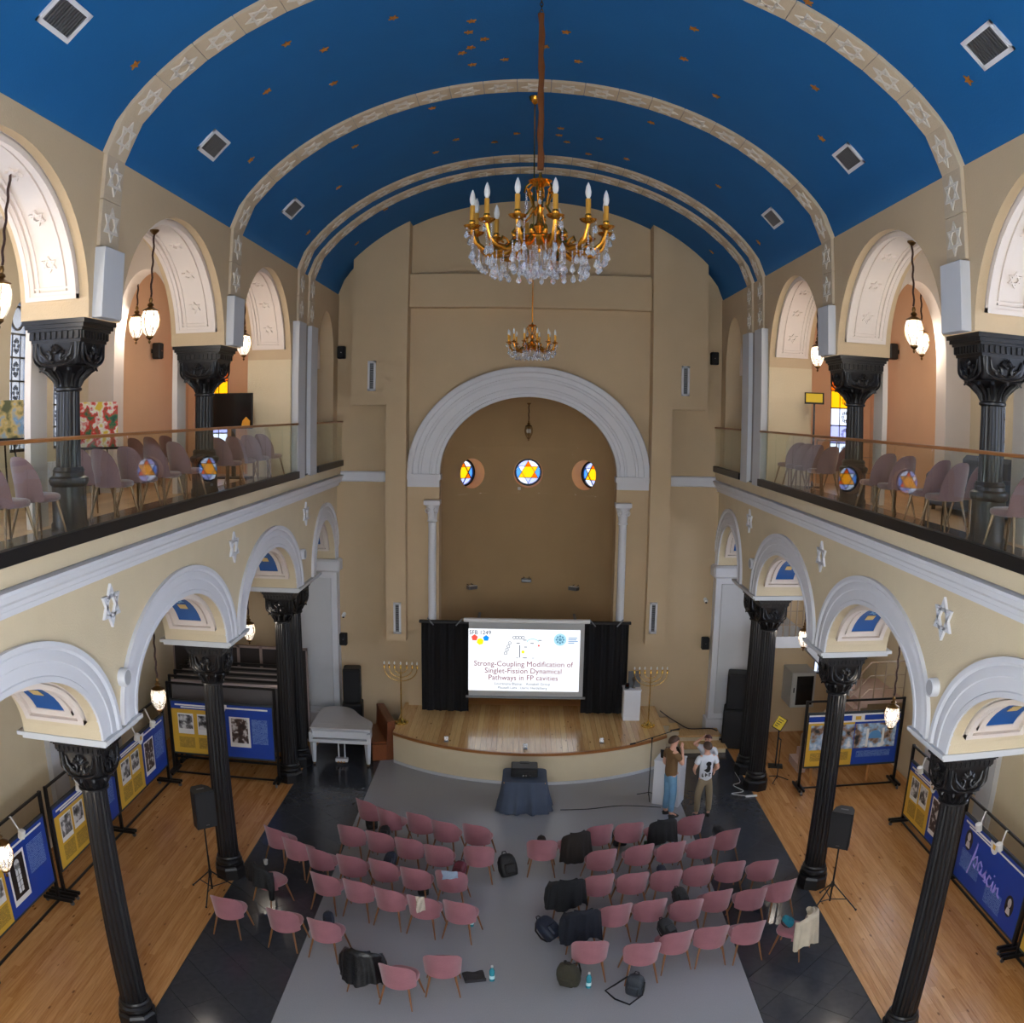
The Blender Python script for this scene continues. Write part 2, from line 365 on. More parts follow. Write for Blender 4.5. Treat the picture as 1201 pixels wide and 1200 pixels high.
# ---- nave side walls
LOW = [dict(c=2.375, ai=1.85, ao=2.33), dict(c=7.125, ai=1.85, ao=2.33), dict(c=11.875, ai=1.85, ao=2.33), dict(c=16.6, ai=1.85, ao=2.3), dict(c=21.3, ai=1.12, ao=1.5)]
ZS, BI, BO = 4.62, 1.12, 1.54
UPR = [dict(a=CY[0]-4.75+.42, b=CY[0]-.42), dict(a=CY[0]+.42, b=CY[1]-.42), dict(a=CY[1]+.42, b=CY[2]-.42), dict(a=CY[2]+.42, b=18.05)]
for s, side in ((-1, 'left'), (1, 'right')):
    fr = sfr(s)
    w = struct('wall_'+side, wall(MB(), fr, Y0, YE, ZS, 6.6, [dict(a=h['c']-h['ai'], b=h['c']+h['ai'], sill=ZS, spring=ZS, top=ZS+BI) for h in LOW], FX, BX), PL)
    for k, h in enumerate(LOW):
        P = []
        for i in range(49):
            th = PI*i/48; row = []
            for t, d in ((0, -.01), (0, .03), (.14, .032), (.17, .02), (.5, .022), (.53, .035), (.76, .035), (.79, .028), (.86, .055), (1, .055), (1, -.01)):
                a, b = h['ai']+(h['ao']-h['ai'])*t, BI+(BO-BI)*t
                row.append(fr(h['c']-a*math.cos(th), ZS+b*math.sin(th), FX-d))
            P.append(row)
        part('archivolt', MB().grid(P), WHT, w, 30)
        if k == 0: continue
        def soffit(t0, t1, d0, d1, e0, e1, n=24):
            A = []; B = []
            for i in range(n+1):
                th = math.radians(d0+(d1-d0)*i/n)
                A.append([fr(h['c']-(h['ai']-e0)*math.cos(th), ZS+(BI-e0)*math.sin(th), t) for t in (t0, t1)])
                B.append([fr(h['c']-(h['ai']-e1)*math.cos(th), ZS+(BI-e1)*math.sin(th), t) for t in (t0, t1)])
            return MB().shell(A, B)
        sp = part('soffit_panel', soffit(4.99, 5.81, 12, 168, 0, .03), WHT2, w, 30)
        mm = MB()
        for (t0, t1, d0, d1, e) in ((4.99, 5.06, 12, 168, .09), (5.74, 5.81, 12, 168, .09), (4.99, 5.81, 12, 15, .09), (4.99, 5.81, 165, 168, .09), (5.12, 5.2, 18, 162, .07), (5.6, 5.68, 18, 162, .07), (5.12, 5.68, 18, 21.5, .07), (5.12, 5.68, 158.5, 162, .07)):
            q = soffit(t0, t1, d0, d1, .02, e); mm.add(q.v, q.f)
        part('soffit_moulding', mm, WHT2, sp, 30)
        part('soffit_inlay', soffit(5.2, 5.6, 21.5, 158.5, .03, .055), BLUE2, sp, 30)
        for d in (40, 140):
            th = math.radians(d); m = MB()
            def sf(u, w_, t, th=th): return fr(h['c']-(h['ai']-t)*math.cos(th+u/1.5), ZS+(BI-t)*math.sin(th+u/1.5), 5.4+w_)
            m.prism([(-.085, -.07), (.085, -.07), (.085, .07), (-.085, .07)], sf, .06, .068)
            part('emblem_square', m, mat('emblem_straw', (216, 186, 120), .6), sp)
            m = MB(); u0 = .26 if d < 90 else -.26
            hexagram(m, lambda u, w_, t: sf(w_+u0, u, t), 0, 0, .11, .016, .06, .068); part('emblem_star', m, mat('emblem_pale', (120, 170, 205), .6), sp)
    # cornice, band and balustrade kerb
    cor = [(FX+.02, 6.46), (FX-.05, 6.47), (FX-.06, 6.53), (FX-.10, 6.55), (FX-.11, 6.60), (FX-.16, 6.64), (FX-.18, 6.70), (FX-.20, 6.71), (FX-.20, 6.75), (FX+.02, 6.77)]
    part('cornice', MB().prism(cor, lambda u, z, t: (s*u, t, z), Y0, YE), WHT, w)
    part('parapet_band', MB().box(min(s*(FX-.12), s*5.2), max(s*(FX-.12), s*5.2), Y0, YE, 6.77, 6.97), PL, w)
    for c in (CY[1], CY[2], 19.3):
        m = MB(); hexagram(m, fr, c+.02, 6.11, .26, .042, FX-.035, FX+.01); part('star_relief', m, WHT, w)
    # upper arcade
    H = [dict(a=h['a'], b=h['b'], sill=9.4, spring=9.4, top=11.03) for h in UPR]
    H.append(dict(a=20.45, b=22.2, sill=9.4, spring=9.4, top=10.75))
    g = struct('wall_'+side+'_gallery', wall(MB(), fr, Y0, YE, 9.4, 11.32, H, FX, 5.78), PL2)
    part('pier', MB().box(min(s*FX, s*5.78), max(s*FX, s*5.78), 18.05, 20.45, ZG-.02, 9.4), PL, g)
    part('pier_end', MB().box(min(s*FX, s*5.78), max(s*FX, s*5.78), 22.2, YE, ZG-.02, 9.4), PL2, g)
    for k, h in enumerate(UPR):
        if k == 0: continue
        c, ai, bi = (h['a']+h['b'])/2, (h['b']-h['a'])/2, 1.63
        def soff(t0, t1, d0, d1, e0, e1, n=26):
            A = []; B = []
            for i in range(n+1):
                th = math.radians(d0+(d1-d0)*i/n)
                A.append([fr(c-(ai-e0)*math.cos(th), 9.4+(bi-e0)*math.sin(th), t) for t in (t0, t1)])
                B.append([fr(c-(ai-e1)*math.cos(th), 9.4+(bi-e1)*math.sin(th), t) for t in (t0, t1)])
            return MB().shell(A, B)
        sp = part('soffit_panel', soff(4.97, 5.66, 7.5, 172.5, 0, .02), WHT2, g, 30)
        m = MB()
        for (a_, b_, e) in ((4.97, 5.03, .09), (5.03, 5.08, .065), (5.12, 5.145, .05), (5.485, 5.51, .05), (5.55, 5.6, .065), (5.6, 5.66, .09)):
            q = soff(a_, b_, 7.5, 172.5, .01, e); m.add(q.v, q.f)
        for (d0, d1, e) in ((7.5, 9.4, .09), (9.4, 11, .065), (12, 12.8, .05)):
            for (x_, y_) in ((d0, d1), (180-d1, 180-d0)):
                q = soff(4.97 if e > .08 else 5.03, 5.66 if e > .08 else 5.6, x_, y_, .01, e, 2); m.add(q.v, q.f)
        part('panel_moulding', m, WHT2, sp, 30)
        for d in (22, 42, 64, 116, 138, 158):
            m = MB(); r0 = math.radians(d)
            hexagram(m, lambda u, z, t: fr(c-(ai-t)*math.cos(r0+z/1.8), 9.4+(bi-t)*math.sin(r0+z/1.8), 5.315+u), 0, 0, .11, .02, .015, .055)
            part('panel_star', m, WHT2, sp)
        tr = soff(4.83, 4.87, 0, 180, -.03, .0)      # raised edge on the nave face
    # niche filling of the last small arch
    m = MB(); A = arcpts(dict(a=20.45, b=22.2, spring=9.4, top=10.75)); m.prism(A, fr, 5.2, 5.3); part('tympanum', m, WHT2, g)
    # impost boxes and double pilaster
    for c in CY[:3]:
        part('impost_box', MB().bbox(min(s*(FX-.13), s*(FX+.02)), max(s*(FX-.13), s*(FX+.02)), c-.34, c+.2, 9.4, 10.2, .006), GREYW, g)
    m = MB(); x0, x1 = sorted((s*(FX-.14), s*(FX+.02)))
    m.box(x0, x1, 18.15, 18.75, 6.95, 10.2); part('pilaster', m, GREYW, g)
    m = MB(); m.box(x0, x1, 19.25, 19.85, 6.95, 10.2); part('pilaster', m, GREYW, g)
    m = MB(); x0, x1 = sorted((s*(FX-.05), s*(FX+.02))); m.box(x0, x1, 18.75, 19.25, 6.95, 10.2); part('pilaster_groove', m, mat('groove_grey', (150, 148, 146), .9), g)
    # gallery slab, gallery ceiling
    sl = struct('floor_gallery_'+side, MB().box(min(s*4.9, s*OUT), max(s*4.9, s*OUT), Y0, YE, 6.45, 6.94), PL)
    mb = MB(); x = 5.6
    while x < GO-.01:
        y = Y0-random.random()*2
        while y < YE:
            l = 1.4+random.random()*1.6; a, b = max(y, 2.), min(y+l, YE)
            if b > a+.05: mb.box(min(s*(x+.002), s*(x+.178)), max(s*(x+.002), s*(x+.178)), a+.002, b-.002, 6.9, ZG)
            y += l
        x += .18
    part('floor_boards', mb, PARKG, sl, kind='stuff')
    part('granite_edge', MB().box(min(s*4.77, s*5.6), max(s*4.77, s*5.6), Y0, YE, 6.972, ZG), STONE, sl)
    struct('ceiling_gallery_'+side, MB().box(min(s*5.7, s*(GO+.45)), max(s*5.7, s*(GO+.45)), Y0, YG+.2, 11.3, 11.42), PL)
    struct('ceiling_niche_'+side, MB().box(min(s*5.7, s*6.05), max(s*5.7, s*6.05), YG+.2, YE, 11.3, 11.42), PL)
    # transverse arches of the gallery
    for c in (CY[1], CY[2]):
        m = wall(MB(), efr, *sorted((s*5.75, s*GO)), 7.0, 11.3, [dict(a=min(s*5.84, s*6.95), b=max(s*5.84, s*6.95), sill=7.0, spring=9.5, top=10.75)], c-.2, c+.2)
        struct('trim_'+side+'_%d' % int(c), m, WHT2)

# ---- outer walls with their windows
WUP = [(.3, 2.0), (2.6, 4.3), (5.2, 6.8), (7.3, 8.9), (10.1, 10.8), (11.45, 12.15), (12.8, 13.5)]  # near windows out of view are made wider to brighten the gallery
WLO = [(1.2, 3.2), (4.0, 6.0), (7.8, 9.8), (10.3, 12.3), (12.7, 14.4), (15.3, 17.2), (18.0, 19.8)]  # aisle windows out of view, set high and sized to light the aisles
PANEW = pane('window_pane_white', (236, 242, 255), .95, .15)
PANEO = pane('window_pane_orange', (255, 158, 30), .42, .12)
PANEY = pane('window_pane_yellow', (255, 206, 70), .45, .12)
PANEB = pane('window_pane_blue', (140, 190, 250), .4, .12)
PANER = pane('window_pane_red', (235, 80, 40), .4, .12)
PANEL = pane('window_pane_lavender', (205, 210, 250), .42, .12)
PANED = pane('window_pane_tinted', (232, 238, 252), .45, .1)
nwin = [0]
def window(fr, a, b, sill, spring, top, t, style='white', pointed=True):
    """leaded window in an opening; t = depth of the frame plane"""
    nwin[0] += 1; h = dict(a=a, b=b, spring=spring, top=top, pointed=pointed); A = arcpts(h, 20); c = (a+b)/2
    pts = [(a, sill)]+A+[(b, sill)]; f = .045; m = MB(); n = len(pts)
    def ins(p): 
        k = 1-2*f/(b-a); return (c+(p[0]-c)*k, max(sill+f, p[1]-f*.8 if p[1] > spring else p[1]))
    for i in range(n):
        p, q = pts[i], pts[(i+1) % n]; m.prism([p, q, ins(q), ins(p)], fr, t-.05, t+.05)
    w = struct('window_%d' % nwin[0], m, BLKM)
    # panes: stacked, each an own sheet
    zs = [sill+(spring-sill)*i/5 for i in range(6)]; m = MB()
    for i in range(5):
        pm = PANEW if style == 'white' else PANED
        if style == 'stained': pm = [PANED, PANEL, PANED, PANEY, PANEO][i]
        part('pane', MB().box(0, 0, 0, 0, 0, 0) if 0 else MB().prism([(a+f, zs[i]+.012), (b-f, zs[i]+.012), (b-f, zs[i+1]-.012), (a+f, zs[i+1]-.012)], fr, t-.006, t+.006), pm, w)
        m.prism([(a, zs[i+1]-.012), (b, zs[i+1]-.012), (b, zs[i+1]+.012), (a, zs[i+1]+.012)], fr, t-.02, t+.02)
        # lead pattern of a flower in each pane
        cz = (zs[i]+zs[i+1])/2; r = min(b-a, zs[i+1]-zs[i])*.26
        for k in range(8):
            th = 2*PI*k/8; px, pz = c+r*.62*math.cos(th), cz+r*1.0*math.sin(th); e = r*.3
            for j in range(8):
                u, v = 2*PI*j/8, 2*PI*(j+1)/8
                m.prism([(px+e*math.cos(u), pz+e*math.sin(u)), (px+e*math.cos(v), pz+e*math.sin(v)), (px+e*.66*math.cos(v), pz+e*.66*math.sin(v)), (px+e*.66*math.cos(u), pz+e*.66*math.sin(u))], fr, t-.012, t+.012)
    part('pane', MB().prism([(p[0]+(c-p[0])*.1, p[1]-.03 if p[1] > spring+.05 else spring+.012) for p in A], fr, t-.006, t+.006), PANEO if style == 'stained' else PANEW if style == 'white' else PANED, w)
    r = (b-a)*.27
    ring = [(c+r*math.cos(2*PI*j/24), spring+r*1.25+r*math.sin(2*PI*j/24), 0) for j in range(24)]
    for j in range(24):
        u, v = ring[j], ring[(j+1) % 24]
        m.prism([(u[0], u[1]), (v[0], v[1]), (c+(v[0]-c)*.84, spring+r*1.25+(v[1]-spring-r*1.25)*.84), (c+(u[0]-c)*.84, spring+r*1.25+(u[1]-spring-r*1.25)*.84)], fr, t-.02, t+.02)
    for k in (-.17, .17):
        m.prism([(c+k*(b-a)-.006, sill), (c+k*(b-a)+.006, sill), (c+k*(b-a)+.006, spring), (c+k*(b-a)-.006, spring)], fr, t-.012, t+.012)
    part('leading', m, BLKM, w)
    return w
for s, side in ((-1, 'left'), (1, 'right')):
    fr = sfr(s)
    hu = [dict(a=a, b=b, sill=7.8, spring=9.55, top=10.1, pointed=1) for a, b in WUP]
    YK = 14.25
    struct('wall_outer_'+side+'_upper', wall(MB(), fr, Y0, YK, 6.94, 11.42, [h for h in hu if h['b'] < YK], GO, GO+.45), PL)
    struct('wall_outer_'+side+'_far', wall(MB(), fr, YK, YG+.2, 6.94, 11.42, [h for h in hu if h['b'] > YK], GO, GO+.45), PEACH)
    struct('wall_gallery_end_'+side, wall(MB(), efr, *sorted((s*5.7, s*(GO+.45))), 6.94, 11.42, [dict(a=min(s*6.5, s*7.3), b=max(s*6.5, s*7.3), sill=7.5, spring=9.4, top=9.9)], YG, YG+.2), PEACH)
    window(efr, min(s*6.5, s*7.3), max(s*6.5, s*7.3), 7.5, 9.4, 9.9, YG+.13, 'stained', False)
    struct('wall_niche_'+side, MB().box(min(s*5.95, s*6.05), max(s*5.95, s*6.05), YG+.2, YE, 6.94, 11.42), PEACH)
    WLs = WLO if s > 0 else WLO[:2]
    hl = [dict(a=a, b=b, sill=3.25, spring=5.1, top=5.8) for a, b in WLs]
    wl = struct('wall_outer_'+side, wall(MB(), fr, Y0, YE, -.05, 6.45, hl, OUT, OUT+.55), PL)
    for y in (8.2-.9, 12.2-.35, 14.9, 17.6):
        part('pilaster', MB().box(min(s*(OUT-.12), s*OUT), max(s*(OUT-.12), s*OUT), y-.3, y+.3, 0, 6.45), GREYW, wl)
    for a, b in WUP: window(fr, a, b, 7.8, 9.55, 10.1, GO+.12, 'plain' if 9.8 < a < 14 else 'white')  # windows out of view get clearer panes to pass more daylight
    for a, b in WLs: window(fr, a, b, 3.25, 5.1, 5.8, OUT+.42, pointed=False)

# ---- unseen back wall behind the camera, its opening sized to set the nave light
struct('wall_back', wall(MB(), efr, -OUT, OUT, -.05, 14, [dict(a=-2.1, b=2.1, sill=1.6, spring=8.5, top=10.6)], Y0-.3, Y0, ztop=lambda x: vz(x)+.1 if abs(x) < 4.9 else 11.4), PL)

# ---- vault, ribs
P = []; Q = []
for i in range(61):
    x = -4.9+9.8*i/60; z = vz(x); P.append([(x, y, z) for y in (Y0, 6, 12, 18, YE)]); Q.append([(x*1.02, y, z+.15) for y in (Y0, 6, 12, 18, YE)])
ce = struct('ceiling', MB().shell(P, Q), BLUE, smooth=40)
prof = [(-FX+.0, 10.22), (-FX, 11.28)]+[(-4.85+9.7*i/400, vz(-4.85+9.7*i/400)) for i in range(1, 400)]+[(FX, 11.28), (FX, 10.22)]
cum = [0]
for a, b in zip(prof, prof[1:]): cum.append(cum[-1]+math.hypot(b[0]-a[0], b[1]-a[1]))
def on_prof(d):
    for i in range(len(cum)-1):
        if cum[i+1] >= d or i == len(cum)-2:
            t = (d-cum[i])/max(1e-9, cum[i+1]-cum[i]); a, b = prof[i], prof[i+1]; return (a[0]+(b[0]-a[0])*t, a[1]+(b[1]-a[1])*t)
NT = 25; tl = cum[-1]/NT
def rib(y, wd):
    tm = MB().bbox(-tl/2+.004, tl/2-.004, -wd/2, wd/2, -.05, .045, .006).mesh('rib_tile', TILEW)
    m = MB(); hexagram(m, lambda u, z, t: (z, u, t), 0, 0, min(tl, wd)*.42, .028, .04, .062); sm = m.mesh('tile_star', STARW)
    r = tag(link('rib_arch', None, ce), None)
    for k in range(NT):
        a, b = on_prof(k*tl), on_prof((k+1)*tl); d = Vector((b[0]-a[0], 0, b[1]-a[1])).normalized(); n = Vector((d.z, 0, -d.x))
        c = Vector(((a[0]+b[0])/2, y, (a[1]+b[1])/2))
        t = link('rib_tile', tm, ce); M_ = Matrix.Identity(4)
        for i in range(3): M_[i][0] = d[i]; M_[i][1] = (0, 1, 0)[i]; M_[i][2] = n[i]; M_[i][3] = c[i]
        t.matrix_world = M_
        st = link('tile_star', sm, t)
    bpy.data.objects.remove(r)
for y, wd in ((CY[0]-.07, .5), (CY[1]-.07, .5), (CY[2]-.05, .5), (18.65, .44), (19.6, .44)): rib(y, wd)
def star5(r, d):
    m = MB(); P = [((r if i % 2 == 0 else r*.4)*math.cos(PI*i/5), (r if i % 2 == 0 else r*.4)*math.sin(PI*i/5)) for i in range(10)]
    return m.prism(P, lambda u, w_, t: (u, w_, t), 0, d)
SG = mat('gilt_star', (190, 120, 40), .5, metal=.3); s5 = star5(.07, .02).mesh('ceiling_star', SG)
for px, py in [(158, 75), (313, 106), (336, 50), (380, 57), (391, 97), (294, 187), (416, 171), (397, 219), (361, 272), (452, 245), (507, 126), (511, 178), (535, 163), (461, 20), (553, 24), (550, 37), (568, 45), (552, 55), (542, 61), (554, 75), (592, 69), (664, 37), (639, 54), (678, 71), (606, 156), (580, 166), (658, 150), (656, 158), (665, 166), (703, 162), (690, 180), (735, 186), (814, 33), (802, 68), (840, 112), (764, 143), (956, 102), (964, 162), (1060, 94), (1136, 92), (843, 218), (890, 284), (948, 1), (823, 265), (835, 295), (418, 285), (374, 315)]:
    p = vault_at(px, py); e = .02; n = Vector((vz(p.x+e)-vz(p.x-e), 0, -2*e)).normalized(); dx = Vector((-n.z, 0, n.x)); o = link('ceiling_star', s5, ce); M_ = Matrix.Identity(4)
    for i in range(3): M_[i][0] = dx[i]; M_[i][1] = (0, 1, 0)[i]; M_[i][2] = n[i]; M_[i][3] = (p.x, p.y, vz(p.x))[i]
    o.matrix_world = M_ @ RZ(random.random()*6)

# ---- end wall
K = .55
holes = [dict(a=-2.2, b=2.2, sill=-.05, spring=6.8, top=8.74), dict(a=-8.95, b=-8.4, sill=2.2, spring=3.7, top=4.0), dict(a=7.75, b=8.2, sill=1.6, spring=3.4, top=3.7)]
def ewtop(x): return vz(x)+.1 if abs(x) < 4.9 else 11.4 if abs(x) < 6.1 else 6.5
we = struct('wall_end', wall(MB(), efr, -OUT, OUT, -.05, 14, holes, YE, YE+.4, ztop=ewtop), PL2)
window(efr, -8.95, -8.4, 2.2, 3.7, 4.0, YE+.12, 'plain', False); window(efr, 7.75, 8.2, 1.6, 3.4, 3.7, YE+.12, 'plain', False)
P = []
for i in range(57):
    th = PI*i/56; row = []
    for t, d in ((0, -.3), (0, .24), (.1, .25), (.12, .22), (.22, .225), (.24, .25), (.3, .26), (.32, .235), (.55, .24), (.57, .265), (.64, .27), (.66, .245), (.8, .25), (.83, .3), (.97, .31), (1, .29), (1, -.02)):
        a, b = 2.2+.82*t, 1.94+.74*t; row.append((-a*math.cos(th), YE-d, 6.8+b*math.sin(th)))
    P.append(row)
part('archivolt', MB().grid(P), WHT, we, 30)
for s in (-1, 1):
    def B(x0, x1, y0, y1, z0, z1, b=None):
        a, c = sorted((s*x0, s*x1)); return MB().box(a, c, y0, y1, z0, z1) if b is None else MB().bbox(a, c, y0, y1, z0, z1, b)
    m = B(2.16, 3.03, YE-.36, YE+.02, 6.66, 6.8); q = B(2.2, 3.0, YE-.28, YE+.02, 6.48, 6.66); m.add(q.v, q.f); part('impost', m, WHT, we)
    part('jamb_pier', B(2.2, 3.0, YE-.22, YE+.02, .8, 6.48), PL2, we)
    m = MB(); cx = s*2.36
    m.lathe([(.13, STG), (.13, STG+.08), (.105, STG+.12), (.1, 3), (.098, 5.62)], 20, (cx, YE-.34, 0)); c_ = part('colonnette', m, WHT, we, 40)
    m = MB(); m.lathe([(.1, 5.62), (.13, 5.64), (.11, 5.68), (.12, 5.8), (.17, 6.0), (.2, 6.06)], 20, (cx, YE-.34, 0)); m.box(cx-.2, cx+.2, YE-.54, YE-.1, 6.06, 6.16)
    for k in (-1, 1):
        m.tube([(cx+k*(.1-.05*math.cos(a)), YE-.53+.0*a, 5.92+.06*math.sin(a)) for a in [i*.6 for i in range(11)]], .016, 6)
    part('colonnette_capital', m, WHT, c_, 40)
    # air duct casing
    prof2 = [(4.38, 8.5), (3.5, 8.5), (3.5, 2.62), (3.0, 2.62)]+[(x, vz(x)+.05) for x in (3.0, 3.3, 3.6, 3.9, 4.2, 4.38)]
    part('duct_casing', MB().prism([(s*x, z) for x, z in prof2], efr, YE-.6, YE+.02), PL2, we)
    part('cornice', B(3.5, FX, YE-.14, YE+.02, 6.58, 6.84, .03), WHT, we)
    # respond pier of the last lower arch
    part('respond', B(FX-.05, BX, YE-.35, YE+.02, 0, 4.3, .01), WHT, we); part('respond_capital', B(FX-.14, BX, YE-.46, YE+.02, 4.3, 4.62, .05), WHT, we)
    part('respond_plinth', B(FX-.11, BX, YE-.42, YE+.02, 0, .55, .02), WHT, we)
    part('respond_panel', B(FX+.1, BX-.15, YE-.38, YE-.3, .7, 4.15, .012), GREYW, we)
part('wall_band', MB().bbox(-3.0, 3.0, YE-.3, YE+.02, 10.95, 11.8, .01), PL2, we)

# ---- apse
AC, AR, WZ, WR, WH = YE+.2, 2.38, 6.68, .41, .55
wins = [-40, 0, 40]
def ap(a, z, r=AR): a = math.radians(a); return (r*math.sin(a), AC+r*math.cos(a), z)
hw = math.degrees(WH/AR); angs = sorted(set([-97, -75, -60]+[w_+k for w_ in wins for k in (-hw, hw)]+[20, -20, 60, 75, 97]))
zs = [STG-.1, 3, 5, WZ-WH, WZ+WH, 7.4]
m = MB()
for i in range(len(angs)-1):
    sub = 6; a0, a1 = angs[i], angs[i+1]; isw = any(abs((a0+a1)/2-w_) < 1 for w_ in wins)
    for j in range(len(zs)-1):
        if isw and abs(zs[j]-(WZ-WH)) < 1e-6:
            n = 48; c = (a0+a1)/2; inner = []; outer = []
            for k in range(n):
                th = 2*PI*k/n; u, v = math.cos(th), math.sin(th); mx = max(abs(u), abs(v))
                inner.append(ap(c+math.degrees(WR*u/AR), WZ+WR*v)); outer.append(ap(c+math.degrees(WH*u/mx/AR), WZ+WH*v/mx))
            m.grid([inner+[inner[0]], outer+[outer[0]]])
            continue
        m.grid([[ap(a0+(a1-a0)*k/sub, z) for z in (zs[j], zs[j+1])] for k in range(sub+1)])
m.grid([[ap(a, 7.4+1.6*math.sin(t), AR*math.cos(t)) for t in [PI/2*k/10 for k in range(11)]] for a in [-97+194*k/40 for k in range(41)]])
apse = struct('wall_apse', m, APS, smooth=50)
for w_ in wins:
    a = math.radians(w_); n = Vector((math.sin(a), math.cos(a), 0)); t = Vector((math.cos(a), -math.sin(a), 0)); base = Vector(ap(w_, WZ)); D = .42
    pm = MB(); ri = []; ro = []
    for k in range(49):
        th = 2*PI*k/48; u, v = math.cos(th), math.sin(th); ri.append(ap(w_+math.degrees(WR*u/AR), WZ+WR*v)); ro.append(base+n*D+t*(WR*.93*u)+Vector((0, 0, WR*.93*v)))
    pm.grid([ri, ro]); part('window_reveal', pm, mat('reveal_cream', (232, 196, 142), .9), apse, 50)
    nwin[0] += 1; rr = WR*.94
    def wf(u, z, d): return tuple(base+n*(D+d)+t*u+Vector((0, 0, z)))
    fm = MB()
    for k in range(40):
        p, q = 2*PI*k/40, 2*PI*(k+1)/40
        fm.prism([(rr*math.cos(p), rr*math.sin(p)), (rr*math.cos(q), rr*math.sin(q)), (rr*.86*math.cos(q), rr*.86*math.sin(q)), (rr*.86*math.cos(p), rr*.86*math.sin(p))], wf, -.05, .03)
    wo = struct('window_%d' % nwin[0], fm, BLKM)
    R2 = rr*.86; lead = MB(); hexagram(lead, wf, 0, 0, R2, .012, -.02, .02)
    part('leading', lead, BLKM, wo)
    ir = R2/math.sqrt(3)
    hexp = [(ir*math.cos(math.radians(60*k)), ir*math.sin(math.radians(60*k))) for k in range(6)]
    tips = [(R2*math.cos(math.radians(30+60*k)), R2*math.sin(math.radians(30+60*k))) for k in range(6)]
    part('pane', MB().prism(hexp, wf, -.005, .005), PANEY, wo)
    cols_ = [PANEY, PANEO, PANED, PANEY, PANEL, PANEO]
    for k in range(6):
        part('pane', MB().prism([hexp[k], tips[k], hexp[(k+1) % 6]], wf, -.005, .005), cols_[k], wo)
        arc = [(R2*math.cos(math.radians(-30+60*k+j*10)), R2*math.sin(math.radians(-30+60*k+j*10))) for j in range(7)]
        part('pane', MB().prism([hexp[k]]+arc, wf, -.005, .005), (PANEB, PANED, PANEL)[k % 3], wo)
# ground below the stage level in the apse
part('apse_floor', MB().prism([ap(a, 0)[:2] for a in range(-97, 98, 6)], lambda u, w_, t: (u, w_, t), STG-.2, STG-.01), LTW, apse)

# ---- glass balustrades
def balustrade(s, ya, yb, label, n):
    b = thing('glass_balustrade', label, 'balustrade', (s*4.72, ya, ZG), 0, 'gallery balustrades'); L = yb-ya
    part('base_channel', MB().bbox(-.05, .05, 0, L, -.03, .115, .006), BLKM, b)
    w = L/n
    for i in range(n): part('glass_panel', MB().box(-.006, .006, i*w+.006, (i+1)*w-.006, .1, 1.07), GLASS, b)
    part('handrail', MB().bbox(-.032, .032, 0, L, 1.06, 1.1, .008), RAILW, b, label='slim brown handrail')
balustrade(-1, 4.0, 18.15, 'long glass balustrade with brown handrail along the left gallery', 12)
balustrade(1, 4.0, 18.15, 'long glass balustrade with brown handrail along the right gallery', 12)
balustrade(-1, 19.85, YE-.02, 'short glass balustrade at the far end of the left gallery', 3)
balustrade(1, 19.85, YE-.02, 'short glass balustrade at the far end of the right gallery', 3)

# ---- stage with curved front
st = struct('floor_stage', MB().box(-2.2, 2.2, YE-.05, YE+.3, .0, STG-.03), LTW)
SR = 3.35
def stage_front(x):      # shallow curved front, through the end corners
    c = Vector((.1, 24.35)); R = 5.12; return c.y-math.sqrt(R*R-(x-c.x)**2)
SX0, SX1 = -3.12, 3.42
pts = [(SX0+(SX1-SX0)*i/60, stage_front(SX0+(SX1-SX0)*i/60)) for i in range(61)]
outl = pts+[(SX1, YE), (SX0, YE)]
part('stage_riser', MB().prism([(x, y+.03) for x, y in pts]+[(SX1, YE), (SX0, YE)], lambda u, w_, t: (u, w_, t), 0, STG-.05), PL, st, 30)
part('stage_skirting', MB().prism([(x, y+.012) for x, y in pts]+[(SX1, YE), (SX0, YE)], lambda u, w_, t: (u, w_, t), 0, .07), GREYW, st, 30)
x = SX0
while x < SX1-.01:
    w = min(.125, SX1-x); q = [(x+.002+(w-.004)*k/3, stage_front(x+.002+(w-.004)*k/3)-.02) for k in range(4)]+[(x+w-.002, YE), (x+.002, YE)]
    part('stage_plank', MB().prism(q, lambda u, w_, t: (u, w_, t), STG-.05, STG), PARKS, st); x += w
nos = []
for sx, zz in ((0, STG-.06), (0, STG+.004)): nos.append([(p[0], p[1]-.045, zz) for p in pts])
part('stage_nosing', MB().shell([[(p[0], p[1]-.05, STG-.06) for p in pts], [(p[0], p[1]-.05, STG+.003) for p in pts]], [[(p[0], p[1]+.01, STG-.06) for p in pts], [(p[0], p[1]+.01, STG+.003) for p in pts]]), RAILW, st, 40)
